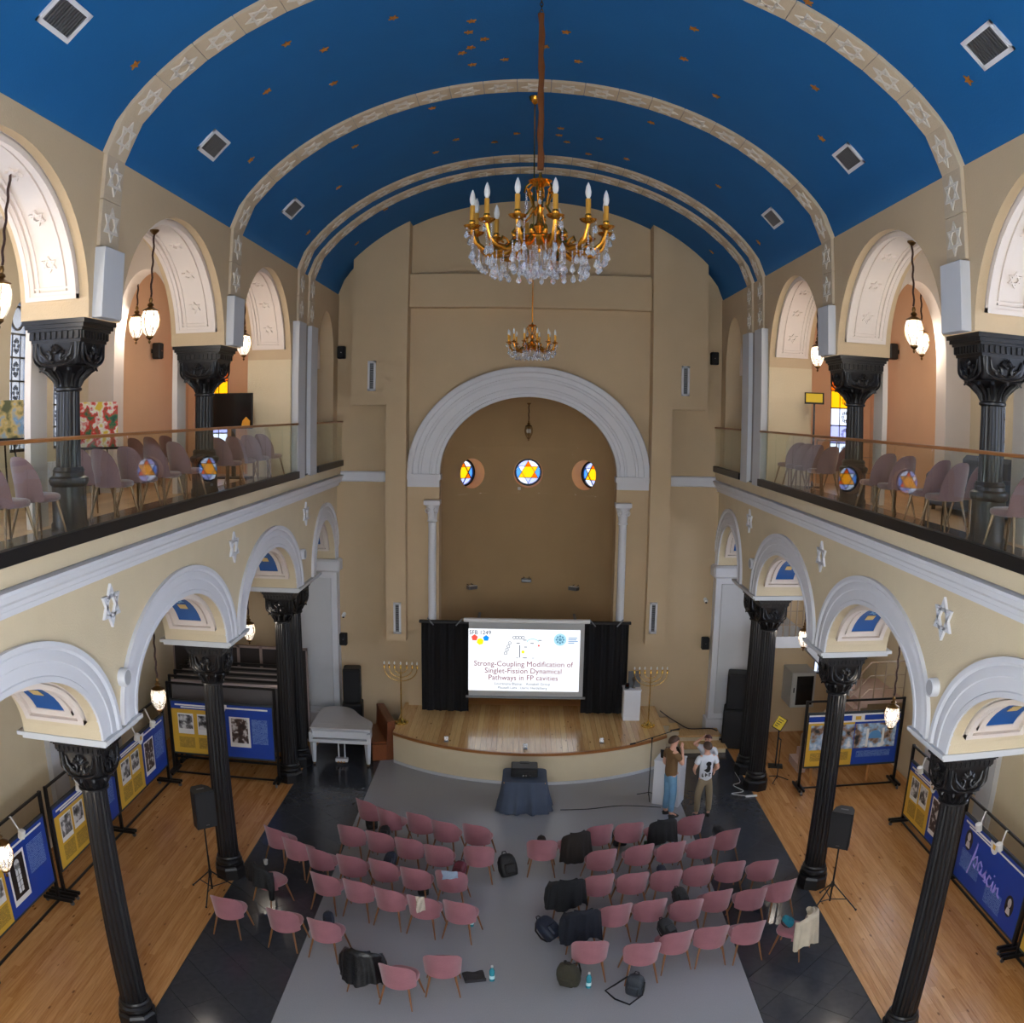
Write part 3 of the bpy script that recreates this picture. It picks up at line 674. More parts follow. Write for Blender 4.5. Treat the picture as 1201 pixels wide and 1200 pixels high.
# ------------------------------------------------------------------ columns
def sqr(r, e):
    return lambda a, z=None: 1.0/((abs(math.cos(a))**e+abs(math.sin(a))**e)**(1/e))
def ring_morph(mb, rings, n=48):
    """rings of (half width, z, squareness exponent)"""
    P = []
    for r, z, e in rings:
        P.append([(r*sqr(r, e)(2*PI*i/n)*math.cos(2*PI*i/n), r*sqr(r, e)(2*PI*i/n)*math.sin(2*PI*i/n), z) for i in range(n+1)])
    return mb.grid(P)
def ornament(h, z0, z1):
    """relief of one capital face at distance h from the axis: shield rim, two scrolls, palmette"""
    m = MB(); w = h*.82; zc = (z0+z1)/2; H = z1-z0
    def pt(u, z, d=0): return (u, -(h+d), z)
    rim = [pt(-w, z1)]+[pt(-w*math.cos(PI*i/12), zc-.02-(zc-z0)*math.sin(PI*i/12)*.95) for i in range(13)]+[pt(w, z1)]
    m.tube(rim, .016, 6)
    for s in (-1, 1):
        sp = []
        for i in range(20):
            a = i*.42; r = H*.26*(1-i/23); sp.append(pt(s*(w*.42+r*math.cos(a+PI*.5)*.9), zc-H*.16+r*math.sin(a+PI*.5)))
        m.tube(sp, [.02-.0006*i for i in range(20)], 6)
        m.tube([pt(s*w*.08, z0+H*.1), pt(s*w*.3, z0+H*.16), pt(s*w*.72, zc), pt(s*w*.8, z1-H*.15)], [.014, .02, .018, .01], 6)
    for k in range(7):
        a = math.radians(-66+22*k); l = H*.36*(1-.12*abs(k-3)/3)
        c = Vector(pt(0, zc+H*.08)); e = c+Vector((math.sin(a)*l, -.012, math.cos(a)*l)); mid = (c+e)/2+Vector((0, -.02, 0))
        m.tube([c, mid, e], [.008, .024, .007], 6)
    m.ball(pt(0, zc+H*.06), .026, 8, 6)
    return m
def column(name, label, loc, pts, group):
    """pts: dict of heights and radii"""
    c = thing(name, label, 'column', loc, 0, group); p = pts
    if p['ped']:
        b = part('pedestal', MB().lathe([(.235, 0), (.235, .06), (.215, .09), (.215, p['ped']-.12), (.235, p['ped']-.1), (.25, p['ped']-.05), (.24, p['ped']-.02), (.2, p['ped']), (.19, p['ped']+.04), (.2, p['ped']+.06), (.175, p['ped']+.1)], 32), IRON, c, 35); zb = p['ped']+.1
    else:
        m = MB(); m.lathe([(.29, 0), (.29, .2), (.265, .24), (.265, .27)], 8, rmod=None); m.lathe([(.23, .27), (.25, .3), (.245, .35), (.215, .38), (.225, .42), (.21, .45)], 32)
        part('base', m, IRON, c, 30); zb = .45
    fl_ = lambda a, z: 1-.075*(.5+.5*math.cos(20*a))**.6
    n = 10; r0, r1 = p['r0'], p['r1']
    part('shaft', MB().lathe([(r0*.98, zb-.02)]+[(r0+(r1-r0)*(i/n)**1.3, zb+(p['neck']-zb)*i/n) for i in range(n+1)], 120, rmod=fl_), IRON, c, 60)
    m = MB(); k = p['k']; zn = p['neck']
    m.lathe([(r1*1.02, zn-.03), (r1*1.22, zn-.015), (r1*1.22, zn+.01), (r1*1.05, zn+.025)], 32)
    zb1, zb2, zt = p['bell'], p['block'], p['top']
    ring_morph(m, [(r1*.98, zn, 2), (r1*1.05, zn+(zb1-zn)*.35, 2), (r1*1.3, zn+(zb1-zn)*.7, 2.2), (k*.80, zb1-.02, 2.8), (k*.92, zb1, 3), (k*.80, zb1+.02, 4), (k*.82, zb1+.06, 7), (k*.9, zb2, 12)])
    cap = part('capital', m, IRON, c, 40)
    lm = MB()
    for i in range(12):      # leaves round the bell
        a = 2*PI*i/12; pts_ = [(zn+.02, r1*1.02), (zn+(zb1-zn)*.45, r1*1.22), (zn+(zb1-zn)*.85, k*.74), (zb1-.015, k*.93), (zb1-.05, k*.97)]
        lm.tube([(r*math.cos(a), r*math.sin(a), z) for z, r in pts_], [.012, .032, .036, .026, .01], 6)
    part('leaf_collar', lm, IRON, cap, 50)
    om = ornament(k*.92, zb1+.02, zb2); me = om.mesh('ornament', IRON, 50)
    for i in range(4):
        o = link('ornament', me, cap); o.rotation_euler = (0, 0, i*PI/2)
    m = MB(); dz = zt-zb2
    for (f0, f1, kk) in ((0, .14, .93), (.14, .5, .97), (.5, .62, 1.03), (.62, .8, 1.1), (.8, 1, 1.17)):
        m.box(-k*kk, k*kk, -k*kk, k*kk, zb2+dz*f0, zb2+dz*f1)
    ab = part('abacus', m, IRON, c)
    m = MB()
    for i in range(4):
        for j in range(-4, 5):
            m.box(j*k*.21-.022, j*k*.21+.022, -k*1.03, -k*.95, zb2+dz*.16, zb2+dz*.48, RZ(i*PI/2))
    part('dentils', m, IRON, ab)
    return c
LOWP = dict(ped=0, r0=.195, r1=.165, neck=3.78, bell=3.99, block=4.32, top=4.52, k=.325)
UPP = dict(ped=.62, r0=.155, r1=.14, neck=1.62, bell=1.87, block=2.14, top=2.4, k=.365)
for s, side in ((-1, 'left'), (1, 'right')):
    cx = s*(COLX+.03)
    names = ['nearest', 'second', 'third', 'farthest']
    for i, y in enumerate(CY[1:]):
        lab = 'black fluted iron column under the %s gallery, %s' % (side, ['nearest to the camera', 'second from the camera', 'front one of the far pair', 'rear one of the far pair'][i])
        column('iron_column', lab, (cx, y, 0), LOWP, 'lower arcade columns')
        m = MB(); x0, x1 = sorted((s*(FX-.08), s*(BX+.1))); m.box(x0, x1, y-.55, y+.55, 4.57, ZS); x0, x1 = sorted((s*(FX-.03), s*(BX+.05))); m.box(x0, x1, y-.5, y+.5, 4.52, 4.57)
        part('impost_slab', m, WHT2 if 0 else mat('impost_paint', (206, 208, 210), .75), bpy.data.objects['wall_'+side])
    for i, y in enumerate(CY[1:3]):
        lab = 'short black iron column on the %s gallery, %s' % (side, ['nearest to the camera', 'second from the camera'][i])
        column('iron_column', lab, (cx, y, ZG), UPP, 'gallery columns')

# ------------------------------------------------------------------ hanging lanterns
def lantern_proto():
    """origin at the middle of the glass body"""
    t = thing('pendant_lantern', 'lantern', 'lantern', (0, 0, 0), 0, 'pendant lanterns'); z = .17
    part('cap', MB().lathe([(.0, .36), (.02, .35), (.03, .31), (.02, .28), (.045, .26), (.05, .24), (.03, .22), (.085, .19), (.12, .17), (.11, .155)], 20), BRASS, t, 40)
    fl_ = lambda a, z: 1-.05*(.5+.5*math.cos(10*a))
    part('glass_body', MB().lathe([(.05, -.2), (.09, -.15), (.125, -.06), (.135, .03), (.125, .11), (.105, .155)], 60, rmod=fl_, capb=False, capt=False), pane('lantern_glass', (250, 247, 242), .95, .1), t, 60)
    part('finial', MB().lathe([(.0, -.31), (.018, -.29), (.02, -.27), (.008, -.255), (.03, -.24), (.055, -.22), (.055, -.195), (.02, -.19)], 16), BRASS, t, 40)
    b = part('bulb_cluster', MB().lathe([(.012, .15), (.012, -.18)], 8), BRASS, t)
    m = MB()
    for k in range(3):
        a = 2*PI*k/3; m.ball((.05*math.cos(a), .05*math.sin(a), .01), .034, 10, 8, (1, 1, 2.2))
    part('bulb', m, mat('lit_bulb', (255, 246, 232), .4, emit=6), b, 60)
    m = MB()
    for k in range(6):
        a = 2*PI*k/6; m.tube([(.105*math.cos(a), .105*math.sin(a), .16), (.14*math.cos(a), .14*math.sin(a), .05), (.132*math.cos(a), .132*math.sin(a), -.06), (.055*math.cos(a), .055*math.sin(a), -.2)], .005, 5)
    part('ribs', m, BRASS, t, 40)
    return t
def lantern(p, ztop, label, r=1.0, lit=True):
    o = lantern_proto(); o.location = p; o.rotation_euler = (0, 0, random.random()); o['label'] = label
    if r != 1: o.scale = (r, r, r)
    L = (ztop-p.z)/r; m = MB(); n = max(8, int((L-.36)/.045)); rr = random.Random(int(p.y*100))
    m.tube([(.007*math.sin(i*1.3), .007*math.cos(i*1.3), .36+(L-.36)*i/n) for i in range(n+1)], .016, 6)
    ch = part('chain', m, mat('chain_rope', (58, 34, 26), .8), o)
    part('ceiling_rose', MB().lathe([(.0, L-.08), (.03, L-.06), (.07, L-.02), (.07, L)], 16), BRASS, o, 40)
    if lit:
        ld = bpy.data.lights.new('lamp_light', 'POINT'); ld.energy = 95*(1 if p.z > 6.5 else .6); ld.color = (1, .93, .84); ld.shadow_soft_size = .1; lo = link('lamp_light', ld, o); lo.location = (0, 0, .02)
    if not lit:
        for c in o.children:
            for g in c.children:
                if g.name.startswith('bulb'): g.data = g.data.copy(); g.data.materials[0] = WPLAS
    return o
LX = 5.35
lantern(at(176, 378, X=-LX), 10.95, 'lit glass lantern hanging in the second upper arch on the left')
lantern(at(160, 383, X=-6.7), 11.28, 'lit lantern hanging deeper inside the left gallery behind the arch')
lantern(at(286, 404, X=-LX), 10.9, 'lit glass lantern hanging in the third upper arch on the left')
lantern(at(0, 352, X=-LX), 10.95, 'lit lantern cut by the left edge of the photo above the gallery')
lantern(at(959, 417, X=LX), 10.9, 'lit glass lantern hanging in the third upper arch on the right')
lantern(at(1072, 389, X=LX), 10.95, 'lit glass lantern hanging in the second upper arch on the right')
lantern(at(1081, 402, X=6.7), 11.28, 'lit lantern hanging deeper inside the right gallery behind the arch')
lantern(at(186, 819, X=-6.1), 6.45, 'lit lantern hanging under the left gallery in front of the display boards')
lantern(at(292, 740, X=-6.0), 6.45, 'lit lantern hanging under the left gallery beside the far column')
lantern(at(3, 1003, X=-6.1), 6.45, 'lit lantern at the left edge of the photo in front of a display board')
lantern(at(943, 748, X=6.1), 6.45, 'lit lantern hanging under the right gallery near the staircase')
lantern(at(1046, 840, X=6.2), 6.45, 'lit lantern hanging in front of the wide display board on the right')
lantern(at(620, 506, Y=23.4), 8.6, 'small unlit lantern hanging on a chain inside the apse', .8, False)

# ------------------------------------------------------------------ chandeliers
CRYS = mat('cut_crystal', (235, 240, 248), .04, spec=1.0, trans=.75, coat=.5)
def chandelier(label, loc, ztop, R, narm, sleeve=True):
    t = thing('chandelier', label, 'chandelier', loc, 0, 'crystal chandeliers'); k = R; L = ztop-loc[2]
    fz = .62*k
    part('body', MB().lathe([(.0, -.16*k), (.03*k, -.15*k), (.04*k, -.11*k), (.16*k, -.10*k), (.27*k, -.06*k), (.35*k, -.01*k), (.37*k, .02*k), (.33*k, .05*k), (.14*k, .08*k), (.06*k, .14*k), (.09*k, .2*k), (.05*k, .26*k), (.035*k, .4*k), (.06*k, .46*k), (.03*k, .5*k), (.03*k, .74*k), (.12*k, .80*k), (.16*k, .84*k), (.05*k, .85*k), (.02*k, .92*k), (.02*k, .96*k)], 28), GOLD, t, 35)
    m = MB()
    for i in range(6):
        a = 2*PI*i/6+.3; ca, sa = math.cos(a), math.sin(a)
        pr = [(.05, .78), (.14, .80), (.2, .74), (.22, .66), (.17, .64), (.15, .69), (.18, .72), (.14, .6), (.1, .48), (.18, .36), (.28, .30), (.33, .35), (.30, .40), (.26, .37)]
        m.tube([(r*k*ca, r*k*sa, z*k) for r, z in pr], .016*k, 6)
    part('crown_scrolls', m, GOLD, t, 50)
    arm = MB(); pr = [(.18, -.02), (.30, .02), (.36, .10), (.33, .15), (.29, .12), (.34, -.02), (.46, -.12), (.60, -.17), (.74, -.15), (.84, -.06), (.88, .05), (.9, .12)]
    arm.tube([(r*k, 0, z*k) for r, z in pr], [.04*k, .042*k, .03*k, .026*k, .03*k, .05*k, .052*k, .048*k, .042*k, .034*k, .028*k, .028*k], 8)
    arm.tube([(.5*k, 0, -.14*k), (.56*k, 0, -.05*k), (.64*k, 0, -.02*k), (.67*k, 0, -.08*k), (.62*k, 0, -.1*k)], .014*k, 6)
    arm.lathe([(.0, .10*k), (.03*k, .11*k), (.09*k, .14*k), (.115*k, .17*k), (.09*k, .165*k), (.03*k, .18*k), (.045*k, .21*k), (.035*k, .24*k)], 16, (.9*k, 0, 0))
    ame = arm.mesh('arm', GOLD, 45)
    cme = MB().lathe([(.034*k, .24*k), (.034*k, .44*k), (.012*k, .445*k)], 14, (.9*k, 0, 0)).mesh('candle', mat('gilded_candle', (206, 150, 58), .4, metal=.5), 40)
    bme = MB().lathe([(.014*k, .44*k), (.034*k, .48*k), (.04*k, .53*k), (.028*k, .60*k), (.004*k, .66*k)], 14, (.9*k, 0, 0)).mesh('bulb', mat('frosted_bulb', (206, 206, 204), .5), 60)
    def strand(r, z, nb, drop):
        q = MB(); zz = z
        for i in range(nb): q.ball((r, 0, zz), .012*k, 6, 4); zz -= .028*k
        q.lathe([(.0, zz+.0), (.012*k, zz-.012*k), (.03*k*drop, zz-.06*k*drop), (.034*k*drop, zz-.08*k*drop), (.0, zz-.115*k*drop)], 6, (r, 0, 0)); return q
    sm = [strand(.9*k, .08*k, 9, 1.15).mesh('crystal_strand', CRYS), strand(.8*k, -.14*k, 5, 1.2).mesh('crystal_strand', CRYS), strand(.62*k, -.18*k, 7, 1.15).mesh('crystal_strand', CRYS), strand(.98*k, .12*k, 1, 1.0).mesh('crystal_strand', CRYS), strand(.34*k, -.02*k, 11, 1.15).mesh('crystal_strand', CRYS), strand(.2*k, -.1*k, 9, 1.2).mesh('crystal_strand', CRYS), strand(.21*k, .64*k, 3, .9).mesh('crystal_strand', CRYS)]
    for i in range(narm):
        a = 2*PI*i/narm+.2; dz = (0 if i % 2 == 0 else .0)
        o = link('arm', ame, t, (0, 0, dz), a); link('candle', cme, o); link('bulb', bme, o)
        for j in (0, 1, 2, 3): link('crystal_strand', sm[j], t, (0, 0, dz), a+(.0 if j != 3 else .05))
        link('crystal_strand', sm[4], t, None, a+.15); link('crystal_strand', sm[0], t, None, a+.10); link('crystal_strand', sm[2], t, None, a+.26); link('crystal_strand', sm[1], t, None, a-.12); link('crystal_strand', sm[5], t, None, a+.4)
        if i % 2 == 0: link('crystal_strand', sm[5], t, None, a); link('crystal_strand', sm[6], t, None, a+.3)
    m = MB(); zz = .96*k
    sl0, sl1 = 1.0*k, (L-.55 if sleeve else L-.1)
    if sleeve:
        n = 14; m2 = MB(); m2.tube([(.006*math.sin(i*1.7), .006*math.cos(i*2.1), sl0+(sl1-sl0)*i/n) for i in range(n+1)], [.038+.006*math.sin(i*2.3) for i in range(n+1)], 10); part('chain_sleeve', m2, mat('ochre_velvet', (98, 52, 12), .9, var=.2, vscale=8), t, 60, 'ochre velvet sleeve over the chain')
        zz = sl1
    n = int((L-zz)/.05)
    for i in range(n):
        z0 = zz+(L-zz)*i/n; e = RZ(PI/2*(i % 2)); m.tube([e @ Vector((.018*math.cos(b), 0, z0+.03+.036*math.sin(b))) for b in [2*PI*j/10 for j in range(10)]], .006, 5, True)
    if not sleeve: m = MB(); m.tube([(0, 0, .95*k), (0, 0, L)], .012, 6)
    part('chain', m, BRASS if sleeve else GOLD, t, 50)
    part('canopy', MB().lathe([(.0, L-.14), (.03, L-.13), (.09, L-.05), (.1, L)], 18), GOLD, t, 40)
    return t
c1 = at(633, 283, Y=10.3); chandelier('large gilded crystal chandelier hanging in the middle of the nave', c1, 13.78, .865, 12)
c2 = at(624, 407, Y=14.75); chandelier('small gilded crystal chandelier farther away in front of the apse arch', c2, 13.72, .43, 12, False)

# ------------------------------------------------------------------ ceiling vents
def vent(M_, label, w, h, n, group, vertical=False):
    o = thing('air_vent', label, 'vent', group=group); o.matrix_world = M_
    m = MB(); b = .05
    for (x0, x1, y0, y1) in ((-w/2, w/2, -h/2, -h/2+b), (-w/2, w/2, h/2-b, h/2), (-w/2, -w/2+b, -h/2, h/2), (w/2-b, w/2, -h/2, h/2)): m.box(x0, x1, y0, y1, -.01, .035)
    part('frame', m, WHT, o); part('backing', MB().box(-w/2+b, w/2-b, -h/2+b, h/2-b, -.01, .004), BLK, o)
    for i in range(n):
        y = -h/2+b+(h-2*b)*(i+.5)/n; part('slat', MB().box(-w/2+b, w/2-b, y-.012, y+.012, .004, .028), GREYM, o)
    return o
def vault_frame(p, spin):
    e = .02; n = Vector((vz(p.x+e)-vz(p.x-e), 0, -2*e)).normalized(); dx = Vector((-n.z, 0, n.x)); M_ = Matrix.Identity(4)
    for i in range(3): M_[i][0] = dx[i]; M_[i][1] = (0, 1, 0)[i]; M_[i][2] = n[i]; M_[i][3] = (p.x, p.y, vz(p.x))[i]
    return M_ @ RZ(spin)
for (px, py, w_) in ((75, 19, 'nearest on the left side'), (250, 169, 'second on the left side'), (343, 244, 'farthest on the left side'), (1159, 52, 'nearest on the right side'), (996, 184, 'second on the right side'), (907, 255, 'farthest on the right side')):
    p = vault_at(px, py); vent(vault_frame(p, 0), 'square white grille in the blue vault, '+w_, .37, .66, 11, 'vault grilles')

# ------------------------------------------------------------------ things fixed to the end wall
def wframe(p):      # x right, y up, z towards the camera
    M_ = Matrix.Identity(4)
    for i in range(3): M_[i][0] = (1, 0, 0)[i]; M_[i][1] = (0, 0, 1)[i]; M_[i][2] = (0, -1, 0)[i]; M_[i][3] = p[i]
    return M_
YD = YE-.6
for (px, py, h, w_, lab) in ((436, 441, .74, .2, 'tall narrow grille high on the left duct casing'), (804, 447, .74, .2, 'tall narrow grille high on the right duct casing'), (466, 725, .8, .19, 'tall narrow grille at the foot of the left duct casing'), (766, 725, .8, .19, 'tall narrow grille at the foot of the right duct casing')):
    p = at(px, py, Y=YD); vent(wframe(p), lab, w_, h, 14, 'duct grilles')
def wall_speaker(M_, label, k=1):
    o = thing('wall_speaker', label, 'speaker', group='small wall speakers'); o.matrix_world = M_
    part('cabinet', MB().bbox(-.1*k, .1*k, -.16*k, .16*k, .05, .22, .02), BLK, o); part('bracket', MB().box(-.03, .03, -.04, .04, -.002, .05), BLKM, o)
    part('grille', MB().bbox(-.085*k, .085*k, -.145*k, .145*k, .218, .228, .004), mat('speaker_cloth', (34, 34, 36), .9, bump=.4, bscale=200), o); part('badge', MB().ball((0, .0, .228), .014, 8, 4, (1, 1, .4)), CHROME, o)
for (px, py, lab) in ((402, 414, 'small black speaker on the end wall above the left gallery rail'), (837, 421, 'small black speaker on the end wall above the right gallery rail'), (404, 748, 'small black speaker on the end wall above the white piano'), (826, 753, 'small black speaker on the end wall above the wooden steps')):
    p = at(px, py, Y=YE); wall_speaker(wframe(p), lab)
def gallery_speaker(px, py, s, lab):
    p = at(px, py, X=s*GO); M_ = Matrix.Translation(p) @ RZ(-s*PI/2) @ Matrix(((1, 0, 0, 0), (0, 0, -1, 0), (0, 1, 0, 0), (0, 0, 0, 1))); wall_speaker(M_, lab)
gallery_speaker(178, 412, -1, 'small black speaker on the peach wall inside the left gallery')
gallery_speaker(1054, 413, 1, 'small black speaker on the peach wall inside the right gallery')
def dome_cam(p, lab):
    o = thing('security_camera', lab, 'camera', group='dome cameras'); o.matrix_world = wframe(p)
    part('mount', MB().lathe([(.05, 0), (.05, .03), (.02, .04), (.02, .1)], 14), WPLAS, o, 40); part('housing', MB().ball((0, -.02, .13), .055, 12, 8), WPLAS, o, 60); part('lens', MB().ball((0, -.05, .16), .03, 10, 6), BLK, o, 60)
dome_cam(at(404, 720, Y=YE), 'small white dome camera on the end wall above the left speaker'); dome_cam(at(827, 703, Y=YE), 'small white dome camera on the end wall above the right speaker')
def drum(p, s, lab):
    o = thing('ceiling_speaker', lab, 'speaker', group='round spandrel speakers'); o.location = p; o.rotation_euler = (0, -s*PI/2, 0)
    part('drum', MB().lathe([(.115, -.002), (.115, .085), (.108, .1), (.09, .096)], 24), WHT, o, 40); part('grille', MB().lathe([(.0, .095), (.092, .097)], 24), mat('grille_grey', (170, 172, 176), .6), o)
for px, py, s, lab in ((142, 794, -1, 'white drum speaker on the left spandrel between the two nearest arches'), (353, 650, -1, 'white drum speaker on the left spandrel near the far arch'), (1098, 806, 1, 'white drum speaker on the right spandrel between the two nearest arches'), (884.5, 661, 1, 'white drum speaker on the right spandrel near the far arch')):
    drum(at(px, py, X=s*FX), s, lab)
def flood(p, rz, lab):
    o = thing('floodlight', lab, 'floodlight', p, rz, 'apse floodlights'); part('bracket', MB().tube([(-.07, .06, .1), (-.07, -.06, .06), (.07, -.06, .06), (.07, .06, .1)], .01, 6), BLKM, o)
    part('housing', MB().bbox(-.14, .14, -.16, .0, -.03, .07, .015), GREYM, o); part('lamp_glass', MB().box(-.12, .12, -.155, -.01, .07, .075), WPLAS, o)
for px, py, a, rz, lab in ((532, 689, -42, .7, 'small grey floodlight on the left side of the apse wall'), (620, 681, 0, 0, 'small grey floodlight on the middle of the apse wall'), (699, 691, 36, -.6, 'small grey floodlight on the right side of the apse wall')):
    q = Vector(ap(a, 0, AR-.08)); p = at(px, py, Y=q.y); flood(Vector((q.x, q.y, p.z)), rz, lab)
for px, py, lab in ((592, 520, 'tiny white switch box on the apse wall above the windows'), (609, 573, 'tiny white switch box on the apse wall below the windows')):
    a = -7 if px < 600 else -2; q = Vector(ap(a, 0, AR-.0)); p = at(px, py, Y=q.y); m = MB().bbox(-.04, .04, -.04, .005, -.04, .04, .006); solo('switch_box', m, WPLAS, lab, 'switch', (p.x, q.y, p.z), 0, 'apse switch boxes')

# ------------------------------------------------------------------ curtain, projection screen
def curtain(x0, x1, y, z0, z1, lab):
    o = thing('stage_curtain', lab, 'curtain', ((x0+x1)/2, y, z0), 0, 'black stage curtains'); w = x1-x0; h = z1-z0; n = 60
    P = []; Q = []
    for i in range(n+1):
        u = i/n; d = .03*math.sin(u*9*PI)+.014*math.sin(u*23*PI+1); P.append([(-w/2+w*u, d, z) for z in (0, h*.5, h-.06)]); Q.append([(-w/2+w*u, d+.015, z) for z in (0, h*.5, h-.06)])
    part('cloth', MB().shell(P, Q), BLKF, o, 60); part('rail', MB().bbox(-w/2-.05, w/2+.05, -.05, .05, h-.07, h, .01), BLKM, o)
    for k in (-.3, .3): part('clamp', MB().box(-.012, .012, -.09, -.05, -.12, .12, T(k*w, 0, h-.02) @ RY(.7 if k > 0 else -.7)), GREYM, o)
YC = YE-.62
a, b = at(494, 727, Y=YC), at(550, 727, Y=YC); curtain(a.x, b.x, YC, STG+.01, a.z, 'black stage curtain left of the projection screen')
a, b = at(684, 729, Y=YC), at(738, 730, Y=YC); curtain(a.x, b.x, YC, STG+.01, a.z, 'black stage curtain right of the projection screen')
YS = YE-.78
def text_mesh(txt, size, m, bold=0, sx=1.0, align='CENTER'):
    c = bpy.data.curves.new('text', 'FONT'); c.body = txt; c.size = size; c.align_x = align; c.extrude = .0015; c.offset = bold; c.resolution_u = 3
    o = bpy.data.objects.new('text', c); col.objects.link(o); me = bpy.data.meshes.new_from_object(o); bpy.data.objects.remove(o); bpy.data.curves.remove(c)
    me.materials.clear(); me.materials.append(m)
    for p in me.polygons: p.material_index = 0
    return me
a, b = at(546, 728, Y=YS), at(685, 819, Y=YS); scx, scz0, scz1, scw = (a.x+b.x)/2+.02, b.z+.03, a.z, 2.86
scn = thing('projection_screen', 'white projection screen showing a talk title slide above the stage', 'screen', (scx, YS, STG))
z0, z1 = scz0-STG, scz1-STG
part('housing', MB().bbox(-1.56, 1.56, -.06, .06, z1-.02, z1+.07, .015), WPLAS, scn); part('fabric', MB().box(-scw/2, scw/2, -.006, .006, z0, z1), mat('screen_fabric', (176, 178, 178), .9), scn)
for k_ in (-1.2, 1.2): part('wall_bracket', MB().box(k_-.03, k_+.03, .0, YE-YS+.0, z1+.0, z1+.05), GREYM, scn)
part('bottom_bar', MB().bbox(-1.5, 1.5, -.03, .03, z0-.06, z0, .01), GREYM, scn)
a, b = at(549.5, 737, Y=YS), at(678.5, 811.5, Y=YS); iw, ih = (b.x-a.x), a.z-b.z; icx, icz = (a.x+b.x)/2-scx, (a.z+b.z)/2-STG
EM = 1.3
def em(name, rgb, k=EM): return mat(name, (0, 0, 0), .9, emit=k, ecol=rgb, spec=0)
part('projected_image', MB().box(icx-iw/2, icx+iw/2, -.009, -.006, icz-ih/2, icz+ih/2), em('projected_white', (244, 247, 252)), scn)
def slide(me, u, v, name, dy=-.011):      # u, v in 0..1 of the image, from the top left
    o = link(name, me, scn); o.location = (icx-iw/2+iw*u, dy, icz+ih/2-ih*v); o.rotation_euler = (PI/2, 0, 0)
    if 'text' in name or 'title' in name or 'diagram' in name or 'seal' in name: o['kind'] = 'stuff'
    return o
TX = em('projected_rose', (168, 92, 112), .85); TG = em('projected_grey', (130, 138, 152), .9); TD = em('projected_dark', (60, 78, 108), .7)
for i, tx in enumerate(('Strong-Coupling Modification of', 'Singlet-Fission Dynamical', 'Pathways in FP cavities')): slide(text_mesh(tx, .19, TX, .0), .495, .595+.112*i, 'slide_title')
slide(text_mesh('Lourenana Blatnar · Annabell Group', .095, TG), .49, .90, 'slide_subtitle'); slide(text_mesh('Plausell-Labs | Uarns Heidelberg', .095, TG), .49, .965, 'slide_subtitle')
slide(text_mesh('SFB 1249', .145, TD), .105, .09, 'slide_logo_text')
def blob(poly, d=.002): return MB().prism(poly, lambda u, w_, t: (u, w_, t), 0, d)
def ngon(n, r, rot=0): return [(r*math.cos(2*PI*i/n+rot), r*math.sin(2*PI*i/n+rot)) for i in range(n)]
for u, v, rgb, r, n in ((.055, .145, (226, 84, 70), .085, 5), (.105, .205, (250, 222, 30), .09, 6), (.158, .15, (20, 136, 235), .08, 5)):
    slide(blob(ngon(n, r, .3)).mesh('slide_logo', em('projected_logo_%d' % rgb[0], rgb, 1.5)), u, v, 'slide_logo')
slide(blob(ngon(28, .155)).mesh('slide_seal', em('projected_seal', (160, 205, 222), 1.5)), .82, .155, 'slide_seal')
m = MB()
for k in range(8): m.add(*[(q.v, q.f) for q in [blob([(x+.085*math.cos(k*.785), y+.085*math.sin(k*.785)) for x, y in ngon(6, .03)])]][0])
m.add(*[(q.v, q.f) for q in [blob(ngon(5, .05, .3))]][0]); slide(m.mesh('slide_seal_figure', em('projected_seal_dark', (104, 158, 186), 1.2)), .82, .155, 'slide_seal_figure', -.014)
m = MB()
for i, l in enumerate((.22, .2, .24, .15)): m.box(0, l, -.012, .012, 0, .002, T(0, -.045*i, 0))
slide(m.mesh('slide_seal_text', em('projected_text_blue', (140, 170, 205), 1.3)), .893, .125, 'slide_seal_text')
m = MB()
for (x, y, w_, h_) in ((.43, .225, .07, .016), (.49, .175, .07, .016), (.5, .285, .06, .016), (.555, .225, .07, .016), (.625, .175, .07, .016), (.49, .46, .08, .016), (.43, .46, .04, .01), (.57, .46, .05, .01)):
    m.box(iw*(x-.5), iw*(x-.5)+w_*1.2, -ih*y, -ih*y+h_, 0, .002)
m.box(iw*-.043, iw*-.043+.018, -ih*.45, -ih*.25, 0, .002)
for gx, gy, dx, dy in ((.41, .13, .026, 0), (.37, .22, -.012, .055)):      # ring formulas
    for k in range(4):
        px, py = iw*(gx-.5+dx*k), -ih*(gy+dy*k); P = ngon(6, .045)
        for i in range(6):
            a, b = P[i], P[(i+1) % 6]; m.prism([(px+a[0], py+a[1]), (px+b[0], py+b[1]), (px+b[0]*.75, py+b[1]*.75), (px+a[0]*.75, py+a[1]*.75)], lambda u, w_, t: (u, w_, t), 0, .002)
slide(m.mesh('slide_diagram', TD), .5, 0, 'slide_diagram')
slide(blob(ngon(8, .04)).mesh('slide_dot', em('projected_logo_250', (250, 222, 30), 1.5)), .49, .36, 'slide_dot'); slide(blob(ngon(8, .025)).mesh('slide_dot', em('projected_logo_226', (226, 84, 70), 1.5)), .63, .255, 'slide_dot')
m = MB(); m.tube([(.14*math.cos(t), .08*math.sin(t), .001) for t in [PI*i/12 for i in range(13)]], .006, 4); slide(m.mesh('slide_arrow', em('projected_teal', (90, 196, 200), 1.4)), .575, .2, 'slide_arrow')
